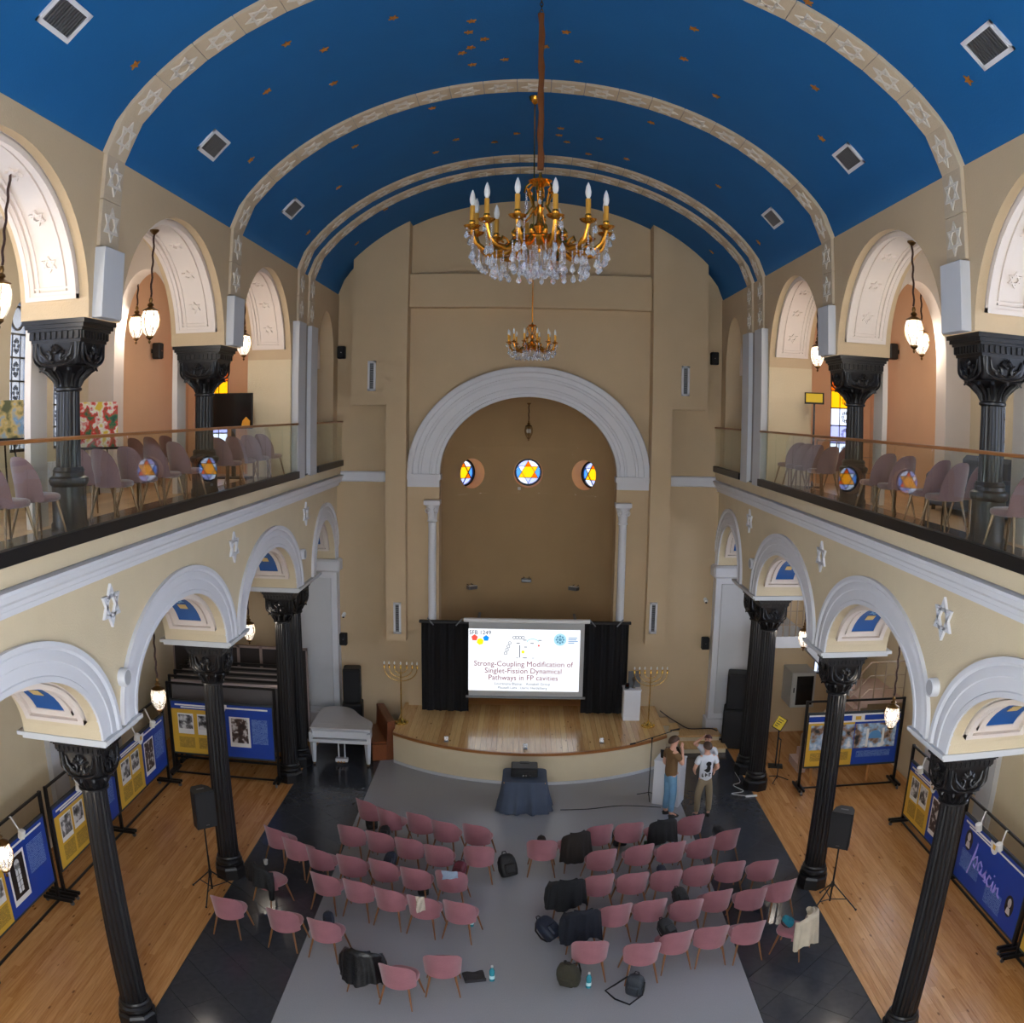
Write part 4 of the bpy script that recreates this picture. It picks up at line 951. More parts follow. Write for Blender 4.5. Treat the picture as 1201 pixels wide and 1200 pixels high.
# ------------------------------------------------------------------ prints for boards
def print_mat(name, fg, bg_, freq=42, axis=2, thr=.42):
    m = bpy.data.materials.new(name); m.use_nodes = True; nt = m.node_tree; N = nt.nodes; L = nt.links; b = N['Principled BSDF']; b.inputs['Roughness'].default_value = .6
    tc = N.new('ShaderNodeTexCoord'); sp = N.new('ShaderNodeSeparateXYZ'); L.new(tc.outputs['Object'], sp.inputs[0])
    mu = N.new('ShaderNodeMath'); mu.operation = 'MULTIPLY'; L.new(sp.outputs[axis], mu.inputs[0]); mu.inputs[1].default_value = freq
    fr_ = N.new('ShaderNodeMath'); fr_.operation = 'FRACT'; L.new(mu.outputs[0], fr_.inputs[0])
    lt = N.new('ShaderNodeMath'); lt.operation = 'LESS_THAN'; L.new(fr_.outputs[0], lt.inputs[0]); lt.inputs[1].default_value = .55
    mp = N.new('ShaderNodeMapping'); L.new(tc.outputs['Object'], mp.inputs[0]); mp.inputs['Scale'].default_value = (45, 45, freq)
    n = N.new('ShaderNodeTexNoise'); n.inputs['Scale'].default_value = 1; L.new(mp.outputs[0], n.inputs['Vector'])
    gt = N.new('ShaderNodeMath'); gt.operation = 'GREATER_THAN'; L.new(n.outputs[0], gt.inputs[0]); gt.inputs[1].default_value = thr
    an = N.new('ShaderNodeMath'); an.operation = 'MULTIPLY'; L.new(lt.outputs[0], an.inputs[0]); L.new(gt.outputs[0], an.inputs[1])
    x = N.new('ShaderNodeMix'); x.data_type = 'RGBA'; L.new(an.outputs[0], x.inputs[0]); x.inputs[6].default_value = lin(bg_); x.inputs[7].default_value = lin(fg); L.new(x.outputs[2], b.inputs['Base Color'])
    return m
def photo_mat(name, stops, scale=5, stretch=(1, 1, 1)):
    m = bpy.data.materials.new(name); m.use_nodes = True; nt = m.node_tree; N = nt.nodes; L = nt.links; b = N['Principled BSDF']; b.inputs['Roughness'].default_value = .5
    tc = N.new('ShaderNodeTexCoord'); mp = N.new('ShaderNodeMapping'); L.new(tc.outputs['Object'], mp.inputs[0]); mp.inputs['Scale'].default_value = stretch
    n = N.new('ShaderNodeTexNoise'); n.inputs['Scale'].default_value = scale; n.inputs['Detail'].default_value = 7; L.new(mp.outputs[0], n.inputs['Vector'])
    r = N.new('ShaderNodeValToRGB'); L.new(n.outputs[0], r.inputs[0]); e = r.color_ramp.elements
    while len(e) < len(stops): e.new(.5)
    for k, (p, c) in enumerate(stops): e[k].position = p; e[k].color = lin(c)
    L.new(r.outputs[0], b.inputs['Base Color']); return m
YEL = mat('board_yellow', (214, 172, 60), .5); BLU = mat('board_blue', (16, 62, 158), .5); BLUD = mat('board_navy', (18, 50, 140), .5)
TXY = print_mat('text_on_yellow', (120, 100, 50), (206, 165, 62)); TXB = print_mat('text_on_blue', (120, 150, 205), (18, 62, 156)); TXH = print_mat('header_text', (225, 228, 235), (20, 64, 160), 26, thr=.3)
BW = photo_mat('monochrome_photo', [(.36, (24, 24, 26)), (.5, (110, 110, 112)), (.6, (215, 215, 216))], 7)
BWP = photo_mat('monochrome_portrait', [(.4, (50, 38, 34)), (.52, (80, 60, 55)), (.62, (205, 200, 196))], 9)
COLP = photo_mat('colour_photo', [(.35, (40, 44, 48)), (.45, (150, 120, 100)), (.55, (150, 185, 215)), (.68, (235, 236, 238))], 5)
def card(parent, x0, x1, z0, z1, m, name, d=.0, label=None): return part(name, MB().box(x0, x1, -.024-d, -.02-d, z0, z1), m, parent, label=label)
def board_print(bd, x0, x1, z0, z1, style):
    w, h = x1-x0, z1-z0
    def X(u): return x0+w*u
    def Z(v): return z1-h*v
    card(bd, x0, x1, z0, z1, BLU if style != 'yb' else BLU, 'print_field')
    if style in ('yb', 'wide', 'three'):
        card(bd, x0, X(.5 if style != 'wide' else .5), z0, Z(.14), YEL, 'print_field', .001)
    if style == 'yb':
        card(bd, X(.07), X(.24), Z(.62), Z(.2), WPAPER, 'photo_mount', .002); card(bd, X(.08), X(.23), Z(.54), Z(.22), BW, 'photo', .004)
        card(bd, X(.27), X(.43), Z(.58), Z(.2), WPAPER, 'photo_mount', .002); card(bd, X(.28), X(.42), Z(.5), Z(.22), BW, 'photo', .004)
        for a, b in ((.07, .24), (.27, .44)): card(bd, X(a), X(b), Z(.92), Z(.66), TXY, 'text_block', .002)
        card(bd, X(.54), X(.74), Z(.86), Z(.2), WPAPER, 'photo_mount', .002); card(bd, X(.555), X(.725), Z(.78), Z(.23), BWP, 'photo', .004)
        m = MB(); m.box(0, 0, 0, 0, 0, 0) if 0 else None
        cx = X(.64)
        card(bd, X(.77), X(.95), Z(.7), Z(.22), TXB, 'text_block', .002)
    if style == 'window':      # the print with a tall arched window
        card(bd, x0, X(.44), z0, Z(.14), YEL, 'print_field', .001); card(bd, X(.06), X(.22), Z(.6), Z(.22), WPAPER, 'photo_mount', .002); card(bd, X(.07), X(.21), Z(.52), Z(.25), BW, 'photo', .004)
        card(bd, X(.25), X(.41), Z(.64), Z(.3), WPAPER, 'photo_mount', .002); card(bd, X(.26), X(.4), Z(.55), Z(.32), BW, 'photo', .004)
        card(bd, X(.06), X(.41), Z(.93), Z(.68), TXY, 'text_block', .002); card(bd, X(.49), X(.7), Z(.86), Z(.16), WPAPER, 'photo_mount', .002); card(bd, X(.51), X(.68), Z(.78), Z(.2), mat('photo_black', (30, 24, 26), .5), 'photo', .004)
        wx, m = X(.595), MB()
        m.prism([(wx+.085*math.cos(t), Z(.31)+.085*math.sin(t)) for t in [2*PI*i/20 for i in range(20)]], lambda u, z, d: (u, d, z), -.033, -.029)
        for k in (-1, 1):
            for r in range(5): m.box(wx+k*.045-.034, wx+k*.045+.034, -.033, -.029, Z(.72)+r*.105, Z(.72)+r*.105+.092)
        part('photo_window', m, mat('photo_white', (220, 224, 228), .5), bd)
        card(bd, X(.74), X(.95), Z(.62), Z(.18), TXB, 'text_block', .002)
    if style == 'three':
        for a, b in ((.06, .22), (.26, .44)):
            card(bd, X(a), X(b), Z(.62), Z(.22), WPAPER, 'photo_mount', .002); card(bd, X(a+.01), X(b-.01), Z(.52), Z(.25), BW, 'photo', .004); card(bd, X(a), X(b), Z(.9), Z(.68), TXY, 'text_block', .002)
        card(bd, X(.58), X(.78), Z(.8), Z(.22), WPAPER, 'photo_mount', .002); card(bd, X(.6), X(.76), Z(.72), Z(.25), BWP, 'photo', .004); card(bd, X(.8), X(.95), Z(.72), Z(.25), TXB, 'text_block', .002)
    if style == 'wide':
        card(bd, x0, x1, Z(.16), z1, WPAPER, 'print_header', .002); card(bd, x0, X(.46), Z(.13), Z(.03), BLU, 'print_header', .004); card(bd, X(.6), x1, Z(.13), Z(.03), BLU, 'print_header', .004)
        card(bd, X(.03), X(.27), Z(.68), Z(.2), COLP, 'photo', .003); card(bd, X(.28), X(.5), Z(.68), Z(.2), COLP, 'photo', .003); card(bd, X(.51), X(.97), Z(.68), Z(.2), COLP, 'photo', .003)
        m = MB(); cx, cz = X(.74), Z(.5)
        m.prism([(cx+.17*math.cos(t), cz+.2*math.sin(t)) for t in [PI*i/12 for i in range(13)]], lambda u, z, d: (u, d, z), -.031, -.028); part('photo_arch', m, mat('photo_blue', (90, 150, 205), .5), bd)
        for k in (-1, 1): card(bd, cx+k*.2-.03, cx+k*.2+.03, Z(.66), Z(.3), WPAPER, 'photo_column', .006)
        card(bd, X(.05), X(.24), Z(.9), Z(.74), TXY, 'text_block', .002); card(bd, X(.3), X(.46), Z(.9), Z(.74), TXY, 'text_block', .002); card(bd, X(.55), X(.93), Z(.86), Z(.74), TXB, 'text_block', .003)
        card(bd, X(.5), X(.56), Z(.12), Z(.05), mat('emblem_gold', (222, 176, 70), .5), 'emblem', .006)
    if style == 'script':
        for u, v in ((.13, .3), (.86, .62)):
            m = MB(); m.prism([(X(u)+.15*math.cos(t), Z(v)+.2*math.sin(t)) for t in [2*PI*i/24 for i in range(24)]], lambda a, b, d: (a, d, b), -.027, -.024); o = part('portrait', m, mat('photo_black', (30, 24, 26), .5), bd)
            m = MB(); m.prism([(X(u)+.06*math.cos(t), Z(v)+.06+.085*math.sin(t)) for t in [2*PI*i/16 for i in range(16)]], lambda a, b, d: (a, d, b), -.031, -.027)
            m.prism([(X(u)-.08, Z(v)-.15), (X(u)+.08, Z(v)-.15), (X(u)+.05, Z(v)-.03), (X(u)-.05, Z(v)-.03)], lambda a, b, d: (a, d, b), -.031, -.027); part('portrait_figure', m, mat('photo_pale', (200, 192, 188), .6), o)
        card(bd, X(.06), X(.36), Z(.78), Z(.48), TXB, 'text_block', .002); card(bd, X(.5), X(.75), Z(.92), Z(.62), TXB, 'text_block', .002); card(bd, X(.37), X(.47), Z(.62), Z(.58), mat('stroke_lilac', (150, 140, 215), .6), 'text_block', .003)
        card(bd, X(.3), X(.3)+.001, Z(.9), Z(.899), BLU, 'print_field')
        m = MB()       # the handwritten name, one stroke after the other
        def st(P): m.tube([(X(.2)+a*1.32, -.026, Z(.66)+b*1.2) for a, b in P], .02, 6)
        st([(.0, -.12), (.06, .1), (.13, .36), (.15, .46), (.14, .40), (.1, .15), (.12, .2), (.2, .26), (.22, .18), (.19, .06), (.13, .1)])
        st([(.38, .18), (.32, .24), (.27, .18), (.28, .08), (.34, .06), (.39, .16), (.38, .06), (.44, .06)])
        st([(.44, .06), (.53, .2), (.5, .12), (.54, .05), (.48, .02), (.56, .02)])
        st([(.68, .15), (.62, .17), (.58, .08), (.62, .0), (.7, .03)]); st([(.7, .03), (.75, .14), (.75, .0), (.8, .0)]); st([(.755, .23), (.76, .245)])
        st([(.8, .0), (.83, .13), (.83, .0), (.86, .1), (.91, .13), (.93, .02), (.99, .0)])
        part('script_name', m, mat('stroke_lilac', (150, 140, 215), .6), bd, 60, 'pale handwritten name pascin')
    if style != 'wide':
        card(bd, X(.04), X(.47), Z(.075), Z(.045), WPAPER, 'header_line', .003); card(bd, X(.1), X(.46), Z(.115), Z(.09), WPAPER, 'header_line', .003)
        card(bd, X(.55), X(.96), Z(.075), Z(.045), WPAPER, 'header_line', .003)
        m = MB(); cx = X(.5); m.prism([(cx-.16, z1), (cx-.16, z1-.06)]+[(cx-.13*math.cos(t), z1-.08-.13*math.sin(t)) for t in [PI*i/10 for i in range(11)]]+[(cx+.16, z1-.06), (cx+.16, z1)], lambda u, z, d: (u, d, z), -.03, -.026); t = part('emblem_tab', m, WPAPER, bd)
        part('emblem', MB().box(cx-.045, cx+.045, -.034, -.03, z1-.12, z1-.03), mat('emblem_gold', (222, 176, 70), .5), t)
def display_stand(label, loc, rz, L, zlo, zhi, styles, lights=True, ztop=2.2, feet=(0, 1)):
    """rolling frame of black tube, one or more printed boards; x runs along the board, front is -y"""
    o = thing('display_stand', label, 'display stand', loc, rz, 'rolling display stands'); k = len(styles); w = L/k
    for i in range(k+1):
        if i in (0, k) or True:
            part('post', MB().bbox(i*w-.03, i*w+.03, -.02, .04, .12, ztop, .004), BLKM, o)
            m = MB(); m.bbox(i*w-.075, i*w-.02, -.3, .3, .09, .15, .005); m.bbox(i*w+.02, i*w+.075, -.3, .3, .09, .15, .005); f = part('foot', m, BLKM, o)
            for y in (-.26, .26):
                m = MB(); m.lathe([(.04, -.015), (.04, .015)], 14, M=T(i*w, y, .042) @ RY(PI/2)); m.box(i*w-.024, i*w+.024, y-.02, y+.02, .05, .1); part('caster', m, GREYM, f, 40)
    part('floor_rail', MB().bbox(0, L, -.02, .02, .06, .1, .004), BLKM, o); part('top_rail', MB().bbox(0, L, -.02, .02, ztop-.045, ztop, .004), BLKM, o)
    for i, s_ in enumerate(styles):
        x0, x1 = i*w+.05, (i+1)*w-.05
        bd = part('board', MB().bbox(x0, x1, -.02, .03, zlo-.05, zhi+.05, .004), mat('board_edge', (46, 52, 58), .6), o)
        board_print(bd, x0+.02, x1-.02, zlo, zhi, s_)
        if lights:
            for u in (.3, .62):
                x = x0+(x1-x0)*u; m = MB(); m.tube([(x, 0, ztop-.02), (x, -.05, ztop-.0), (x+.06, -.14, zhi+.18)], .014, 6); sp_ = part('spotlight', m, WPLAS, o)
                part('lamp_head', MB().lathe([(.06, 0), (.068, .13), (.05, .145)], 14, M=T(x+.06, -.15, zhi+.06) @ RX(.25)), WPLAS, sp_, 40)
    return o
display_stand('rolling stand with a print of a tall arched window at the left edge', (-8.0, 9.42, 0), PI/2, 2.86, .52, 1.76, ['window'])
display_stand('rolling stand with two yellow and blue prints behind the nearest left columns', (-8.0, 12.5, 0), PI/2, 5.5, .55, 1.72, ['yb', 'yb'])
display_stand('rolling stand with a yellow and blue print facing the camera on the far left', (-8.12, 18.65, 0), 0, 2.6, .6, 1.85, ['three'], False, 2.3)
display_stand('rolling stand with the yellow and blue print beyond the nearest right column', (8.05, 16.45, 0), -PI/2, 2.5, .3, 1.48, ['yb'], True, 1.85)
display_stand('rolling stand with the blue print bearing a handwritten name and two portraits', (8.05, 13.75, 0), -PI/2, 2.7, .22, 1.46, ['script'], True, 1.85)
display_stand('rolling stand with a yellow print cut by the right edge of the photo', (8.0, 10.82, 0), -PI/2, 2.6, .3, 1.48, ['yb'], True, 1.85)
display_stand('wide display stand with colour photos facing the camera under the right gallery', (6.28, 18.6, 0), 0, 2.42, .62, 1.86, ['wide'], False, 2.2)
# folded empty frames stacked behind the far left stand
for i in range(4):
    o = thing('folded_stand', 'empty rolling frame, %s in the stack behind the far left display' % ['first', 'second', 'third', 'last'][i], 'display stand', (-8.25+.04*i, 19.14+.28*i, 0), 0, 'stacked empty frames'); L = 2.75-.03*i; H = 2.32+.05*i
    for x in (0, L): part('post', MB().bbox(x-.03, x+.03, -.03, .03, .1, H, .004), BLKM, o); part('foot', MB().bbox(x-.04, x+.04, -.12, .12, 0.02, .12, .004), BLKM, o)
    part('top_rail', MB().bbox(0, L, -.025, .025, H-.05, H, .004), BLKM, o); part('bottom_rail', MB().bbox(0, L, -.02, .02, .25+.06*i, .3+.06*i, .004), BLKM, o)
    part('board', MB().bbox(.05, L-.05, -.015, .015, .6, H-.15, .004), mat('board_back', (90, 86, 88), .6), o); part('board_cap', MB().bbox(.05, L-.05, -.03, .03, H-.16, H-.1, .005), mat('aluminium_pink_lit', (190, 180, 184), .35, metal=.6), o)  # pink light on the metal caps is put into their colour
# pin-board partition along the far left aisle wall
o = thing('partition_screen', 'row of dark pin boards in pale frames behind the stacked stands', 'partition', (-8.7, 20.6, 0)); N_ = 6; w = 3.5/N_
for i in range(N_):
    x = i*w; p_ = part('panel', MB().box(x+.03, x+w-.03, -.012, .012, .4, 2.68), mat('pinboard_dark', (44, 38, 38), .9), o); m = MB()
    for q in ((x, x+.035, .0, 2.74), (x+w-.035, x+w, .0, 2.74)): m.box(q[0], q[1], -.03, .03, q[2], q[3])
    m.box(x, x+w, -.03, .03, 2.68, 2.74); m.box(x, x+w, -.03, .03, .36, .42); part('frame', m, mat('frame_pinkish', (150, 132, 128), .5, metal=.3), p_)

# ------------------------------------------------------------------ stage furniture
def menorah(px, py, ptop, label):
    p = at(px, py, Z=STG); t = thing('menorah', label, 'menorah', p, 0, 'floor menorahs'); H = at(px, ptop, Y=p.y).z-STG
    MG = mat('polished_brass', (206, 170, 84), .25, metal=1)
    m = MB(); m.lathe([(.16, 0), (.16, .02), (.12, .035), (.09, .05), (.05, .09), (.03, .13)], 24)
    for k in range(6): a = k*PI/3; m.ball((.14*math.cos(a), .14*math.sin(a), .03), .035, 8, 6)
    part('base', m, MG, t, 40); part('stem', MB().lathe([(.016, .1), (.022, .14), (.016, .18), (.016, H-.12)], 14), MG, t, 40)
    R = [.15, .28, .40]
    for r in R:
        m = MB(); zc = H-.13; m.tube([(r*math.cos(PI+PI*i/24), 0, zc+ r*.8*math.sin(PI+PI*i/24)) for i in range(25)], .011, 8); part('branch', m, MG, t, 60)
    for x in [-r for r in R]+[0]+R:
        cnd = part('candle_holder', MB().lathe([(.012, H-.14), (.028, H-.12), (.022, H-.1), (.022, H-.04), (.028, H-.035)], 12, (x, 0, 0)), MG, t, 40)
        part('bulb', MB().lathe([(.014, H-.035), (.02, H-.015), (.014, H+.02), (.002, H+.045)], 10, (x, 0, 0)), WPLAS, cnd, 60)
menorah(471, 848, 778, 'brass seven-branched menorah on the left side of the stage'); menorah(760, 852, 784, 'brass seven-branched menorah on the right side of the stage')
p = at(740, 829, Y=YE-.98); p.z = STG; hgt = 1.0
o = thing('pedestal', 'white pedestal on the right side of the stage', 'pedestal', p); part('shaft', MB().bbox(-.21, .21, -.21, .21, 0, .78, .008), WHT, o); part('top_plate', MB().bbox(-.225, .225, -.225, .225, .78, .81, .005), WHT, o)
o = thing('trophy_frame', 'silver framed relief standing on the white pedestal', 'plaque', p+Vector((.06, .06, .81)), .1); part('back_board', MB().bbox(-.16, .16, -.012, .012, 0, .42, .004), GREYM, o)
m = MB(); m.lathe([(.05, 0), (.02, .06), (.015, .15), (.05, .2), (.055, .26), (.0, .3)], 14, (-.02, -.06, 0)); m.tube([(-.02, -.06, .25), (.05, -.06, .33), (.06, -.05, .39)], .012, 6); part('figure', m, mat('pewter', (110, 104, 96), .3, metal=.8), o, 40)
o = thing('table_clock', 'small black and gold clock beside the silver plaque', 'clock', p+Vector((-.13, -.08, .81))); m = MB(); m.bbox(-.055, .055, -.03, .03, 0, .15, .02); part('case', m, BLK, o); part('dial', MB().lathe([(.0, 0), (.04, .0)], 16, M=T(0, -.031, .09) @ RX(PI/2)), GOLD, o)
for px, py, lab in ((523, 871, 'left'), (616, 880, 'middle'), (706, 873, 'right')):
    q = at(px, py, Z=STG); o = thing('floor_socket', 'small open floor socket box at the %s of the stage edge' % lab, 'socket', q+Vector((0, .08, 0)), 0, 'stage floor sockets'); part('box', MB().bbox(-.05, .05, -.04, .04, 0, .012, .003), GREYM, o); part('flap', MB().box(-.05, .05, -.004, .004, 0, .1, T(0, .04, .01) @ RX(-.15)), CHROME, o)
# wooden steps beside the stage
stp = struct('floor_steps', MB().box(3.95, 5.02, 21.75, YE-.43, 0, .27), PL)
part('tread', MB().bbox(3.92, 5.06, 21.7, YE-.42, .27, .31, .008), PARKS, stp)
q = part('lower_step', MB().box(3.95, 5.1, 21.25, 21.75, 0, .12), PL, stp); part('tread', MB().bbox(3.93, 5.13, 21.2, 21.75, .12, .155, .008), PARKS, q)
for x0, x1, z in ((3.68, 3.95, .47), (3.42, 3.68, .63)):
    q = part('upper_step', MB().box(x0, x1+.0, 21.75, YE-.42, 0, z-.04), PL, stp); part('tread', MB().bbox(x0, x1+.03, 21.7, YE-.42, z-.04, z, .008), PARKS, q)

# white grand piano, pew, speaker towers
o = thing('grand_piano', 'white baby grand piano with closed lid beside the stage', 'piano', (-4.34, 20.05, 0), .02); W2 = .74; PW = mat('piano_white', (206, 208, 212), .35, coat=.3)
out = [(-W2, 0), (W2, 0), (W2, .42), (.66, .62), (.5, .8), (.3, 1.05), (.12, 1.42), (-.08, 1.62), (-.35, 1.68), (-.6, 1.62), (-W2, 1.5)]
def smooth_poly(P, fix):
    for _ in range(2):
        Q = []
        for i in range(len(P)):
            a, b = P[i], P[(i+1) % len(P)]
            if i < fix: Q.append(a)
            else: Q += [(a[0]*.75+b[0]*.25, a[1]*.75+b[1]*.25), (a[0]*.25+b[0]*.75, a[1]*.25+b[1]*.75)] if (i+1) % len(P) else [(a[0]*.75+b[0]*.25, a[1]*.75+b[1]*.25), (a[0]*.25+b[0]*.75, a[1]*.25+b[1]*.75)]
        P = Q
    return P
sp_ = smooth_poly(out, 2); fp = lambda u, w_, t: (u, w_, t)
body = part('case', MB().prism([(x*.97, y*.98+.03) for x, y in sp_], fp, .60, .90), PW, o, 30)
part('lid', MB().prism([(x, y+.32 if y < .05 else y) for x, y in sp_], fp, .91, .94), mat('piano_lid', (196, 192, 190), .3, coat=.4), o, 30)
part('front_lid_flap', MB().bbox(-W2, W2, -.01, .31, .91, .94, .004), mat('piano_lid', (196, 192, 190)), o)
part('fallboard', MB().bbox(-.68, .68, -.05, .0, .70, .88, .01), PW, o); part('key_slip', MB().bbox(-W2, W2, -.14, .02, .60, .68, .01), PW, o)
for x in (-.7, .7): part('cheek', MB().bbox(x-.045, x+.045, -.14, .02, .66, .86, .012), PW, o)
for x, y in ((-.66, -.02), (.66, -.02), (-.3, 1.35)):
    l = part('leg', MB().lathe([(.045, .06), (.05, .1), (.075, .5), (.08, .6)], 4, (x, y, 0), rmod=None), PW, o); part('caster', MB().ball((x, y, .035), .035, 10, 6), BRASS, l, 60)
m = MB(); m.box(-.09, -.06, .1, .13, .14, .6); m.box(.06, .09, .1, .13, .14, .6); m.bbox(-.15, .15, .02, .16, .06, .15, .01); l = part('pedal_lyre', m, PW, o)
for x in (-.07, 0, .07): part('pedal', MB().bbox(x-.018, x+.018, -.08, .03, .07, .085, .003), GOLD, l)
o = thing('wooden_pew', 'brown wooden pew standing end-on between the piano and the stage', 'pew', (-3.2, 20.55, 0), math.atan2(.62, 1.75))
def BX_(n, x0, x1, y0, y1, z0, z1, par=None): return part(n, MB().bbox(x0, x1, y0, y1, z0, z1, .012), BROWN, par or o)
part('backrest', MB().prism([(-.09, .3), (.02, .3), (.11, .97), (-.07, .97)], lambda u, z, d: (u, d, z), .04, 1.42), BROWN, o); BX_('seat', -.44, .0, .08, 1.4, .4, .46); part('top_rail', MB().bbox(-.08, .12, .0, 1.46, .95, 1.0, .015), BROWN, o)
for y in (0, 1.4): part('end_panel', MB().prism([(-.12, 0), (.1, 0), (.11, .97), (-.07, .97)], lambda u, z, d: (u, d, z), y, y+.06), BROWN, o); part('seat_support', MB().bbox(-.46, -.1, y, y+.05, .0, .42, .01), BROWN, o)
def tower(label, p, rz, w, d, h1, h2):
    o = thing('speaker_tower', label, 'speaker', p, rz, 'floor speaker towers')
    for z0, z1, k in ((0, h1, 1), (h1, h1+h2, .86)):
        c = part('cabinet', MB().bbox(-w*k/2, w*k/2, -d*k/2, d*k/2, z0+.002, z1, .03), BLK, o); part('grille', MB().bbox(-w*k/2+.03, w*k/2-.03, -d*k/2-.014, -d*k/2, z0+.04, z1-.04, .01), mat('speaker_cloth', (34, 34, 36), .9), c)
        for s_ in (-1, 1): part('handle', MB().box(s_*w*k/2-.006, s_*w*k/2+.006, -.06, .06, (z0+z1)/2-.03, (z0+z1)/2+.03), GREYM, c)
tower('black two-box speaker tower behind the white piano', (-4.42, 22.15, 0), .1, .52, .5, .95, .92); tower('tall black speaker tower beside the wooden steps', (5.42, 21.75, 0), -.25, .66, .6, 1.05, .95)
def pa(label, x, y, zc, rz, yawb):
    o = thing('tripod_speaker', label, 'speaker', (x, y, 0), rz, 'loudspeakers on tripods')
    part('pole', MB().lathe([(.018, .12), (.018, .8), (.014, .82), (.014, zc-.3)], 10), BLKM, o); part('collar', MB().lathe([(.03, .42), (.035, .45), (.03, .52)], 12), BLK, o)
    for k in range(3):
        a = 2*PI*k/3+.4; l = part('leg', MB().tube([(0, 0, .5), (.5*math.cos(a), .5*math.sin(a), .02)], .013, 8), BLKM, o); part('brace', MB().tube([(0, 0, .16), (.3*math.cos(a), .3*math.sin(a), .21)], .009, 6), BLKM, l); part('rubber_foot', MB().ball((.5*math.cos(a), .5*math.sin(a), .02), .022, 8, 6), BLK, l, 60)
    m = MB(); M_ = RZ(yawb); m.prism([(-.19, -.17), (.19, -.17), (.17, .05), (.1, .17), (-.1, .17), (-.17, .05)], lambda u, w_, t: tuple(M_ @ Vector((u, w_, t))), zc-.34, zc+.34)
    b = part('cabinet', m, BLK, o); part('grille', MB().bbox(-.175, .175, -.186, -.168, zc-.32, zc+.32, .006, M_), mat('speaker_cloth', (34, 34, 36), .9), b); part('handle', MB().bbox(-.07, .07, -.02, .02, zc+.335, zc+.345, .003, M_), GREYM, b)
    m = MB(); m.box(-.03, .03, -.188, -.185, zc-.28, zc-.265, M_); part('badge', m, CHROME, b)
pa('black loudspeaker on a tripod beside the second left column', -5.42, 13.42, 1.76, .2, .55); pa('black loudspeaker on a tripod beside the second right column', 5.4, 13.36, 1.6, 1.2, -1.75)

# projector on its draped table
o = thing('projector_table', 'small table under a long slate-blue cloth in front of the stage', 'table', (.03, 18.08, 0)); SL = mat('slate_cloth', (70, 80, 98), .85, var=.12, vscale=6, bump=.2, bscale=90)
part('table_top', MB().bbox(-.44, .44, -.38, .38, .69, .72, .006), LTW, o)
for x in (-.4, .4):
    for y in (-.34, .34): part('leg', MB().box(x-.02, x+.02, y-.02, y+.02, 0, .69), BLKM, o)
P = []; n = 96
for k in range(9):
    t = k/8; row = []
    for i in range(n+1):
        a = 2*PI*i/n; e = 8; r = 1/((abs(math.cos(a))**e+abs(math.sin(a))**e)**(1/e)); fo = t*(.035*math.sin(9*a)+.03*math.sin(14*a+1)+.02*math.sin(23*a)); fl_ = 1+.32*t*t*.6
        row.append(((.47*r*fl_+fo)*math.cos(a), (.41*r*fl_+fo)*math.sin(a), .735-.725*t+.0*fo))
    P.append(row)
m = MB(); m.grid(P); m.add([(p_[0], p_[1], .735) for p_ in P[0][:-1]], [tuple(range(n))]); cl = part('cloth', m, SL, o, 50)
o = thing('projector', 'black video projector on the draped table', 'projector', (.02, 18.06, .737)); part('case', MB().bbox(-.28, .28, -.2, .22, .03, .24, .02), BLK, o); part('rear_panel', MB().box(-.26, .26, -.206, -.2, .045, .13), mat('port_black', (10, 10, 11), .4), o)
for x in (-.02, .04, .13): part('socket', MB().bbox(x-.012, x+.012, -.212, -.206, .07, .095, .002), CHROME, o)
for x in (-.2, .2): part('foot', MB().lathe([(.02, 0), (.02, .03)], 10, (x, 0, 0)), BLK, o)
part('lens', MB().lathe([(.06, 0), (.06, .05), (.05, .05)], 18, M=T(.0, .22, .14) @ RX(-PI/2)), BLK, o); part('top_ridge', MB().bbox(-.1, .1, .1, .2, .24, .252, .005), BLK, o)
def cable(name, P, r, m, label, cat='cable'):
    mm = MB(); Q = []
    for i in range(len(P)-1):
        a, b, c_, d = P[max(0, i-1)], P[i], P[i+1], P[min(len(P)-1, i+2)]
        for k in range(8):
            t = k/8; Q.append(tuple(.5*((2*b[j])+(-a[j]+c_[j])*t+(2*a[j]-5*b[j]+4*c_[j]-d[j])*t*t+(-a[j]+3*b[j]-3*c_[j]+d[j])*t**3) for j in range(3)))
    Q.append(P[-1]); mm.tube(Q, r, 6); return solo(name, mm, m, label, cat, smooth=60)
def fpt(px, py, z=.01): q = at(px, py, Z=z); return (q.x, q.y, z)
cable('power_cable', [fpt(657, 950), fpt(690, 949), fpt(730, 945), fpt(775, 947)], .008, BLK, 'thin black cable lying on the grey floor between projector table and podium')
cable('power_cable', [fpt(862, 906), fpt(868, 917), fpt(860, 921), fpt(872, 928), fpt(858, 931), fpt(880, 934)], .006, WPLAS, 'white extension lead lying by the far right columns')
o = solo('power_strip', MB().bbox(-.14, .14, -.03, .03, 0, .035, .008), WPLAS, 'white power strip on the dark tiles by the far right columns', 'power strip', (at(881, 934.5, Z=0).x, at(881, 934.5, Z=0).y, 0), .1)
cable('power_cable', [(3.5, YE-.45, STG+.02), (3.72, 22.26, .65), (4.0, 22.26, .47), (4.3, 22.2, .33), (4.85, 22.2, .325), (5.0, 22.0, .325)], .014, BLK, 'black cable running down the wooden steps beside the stage')

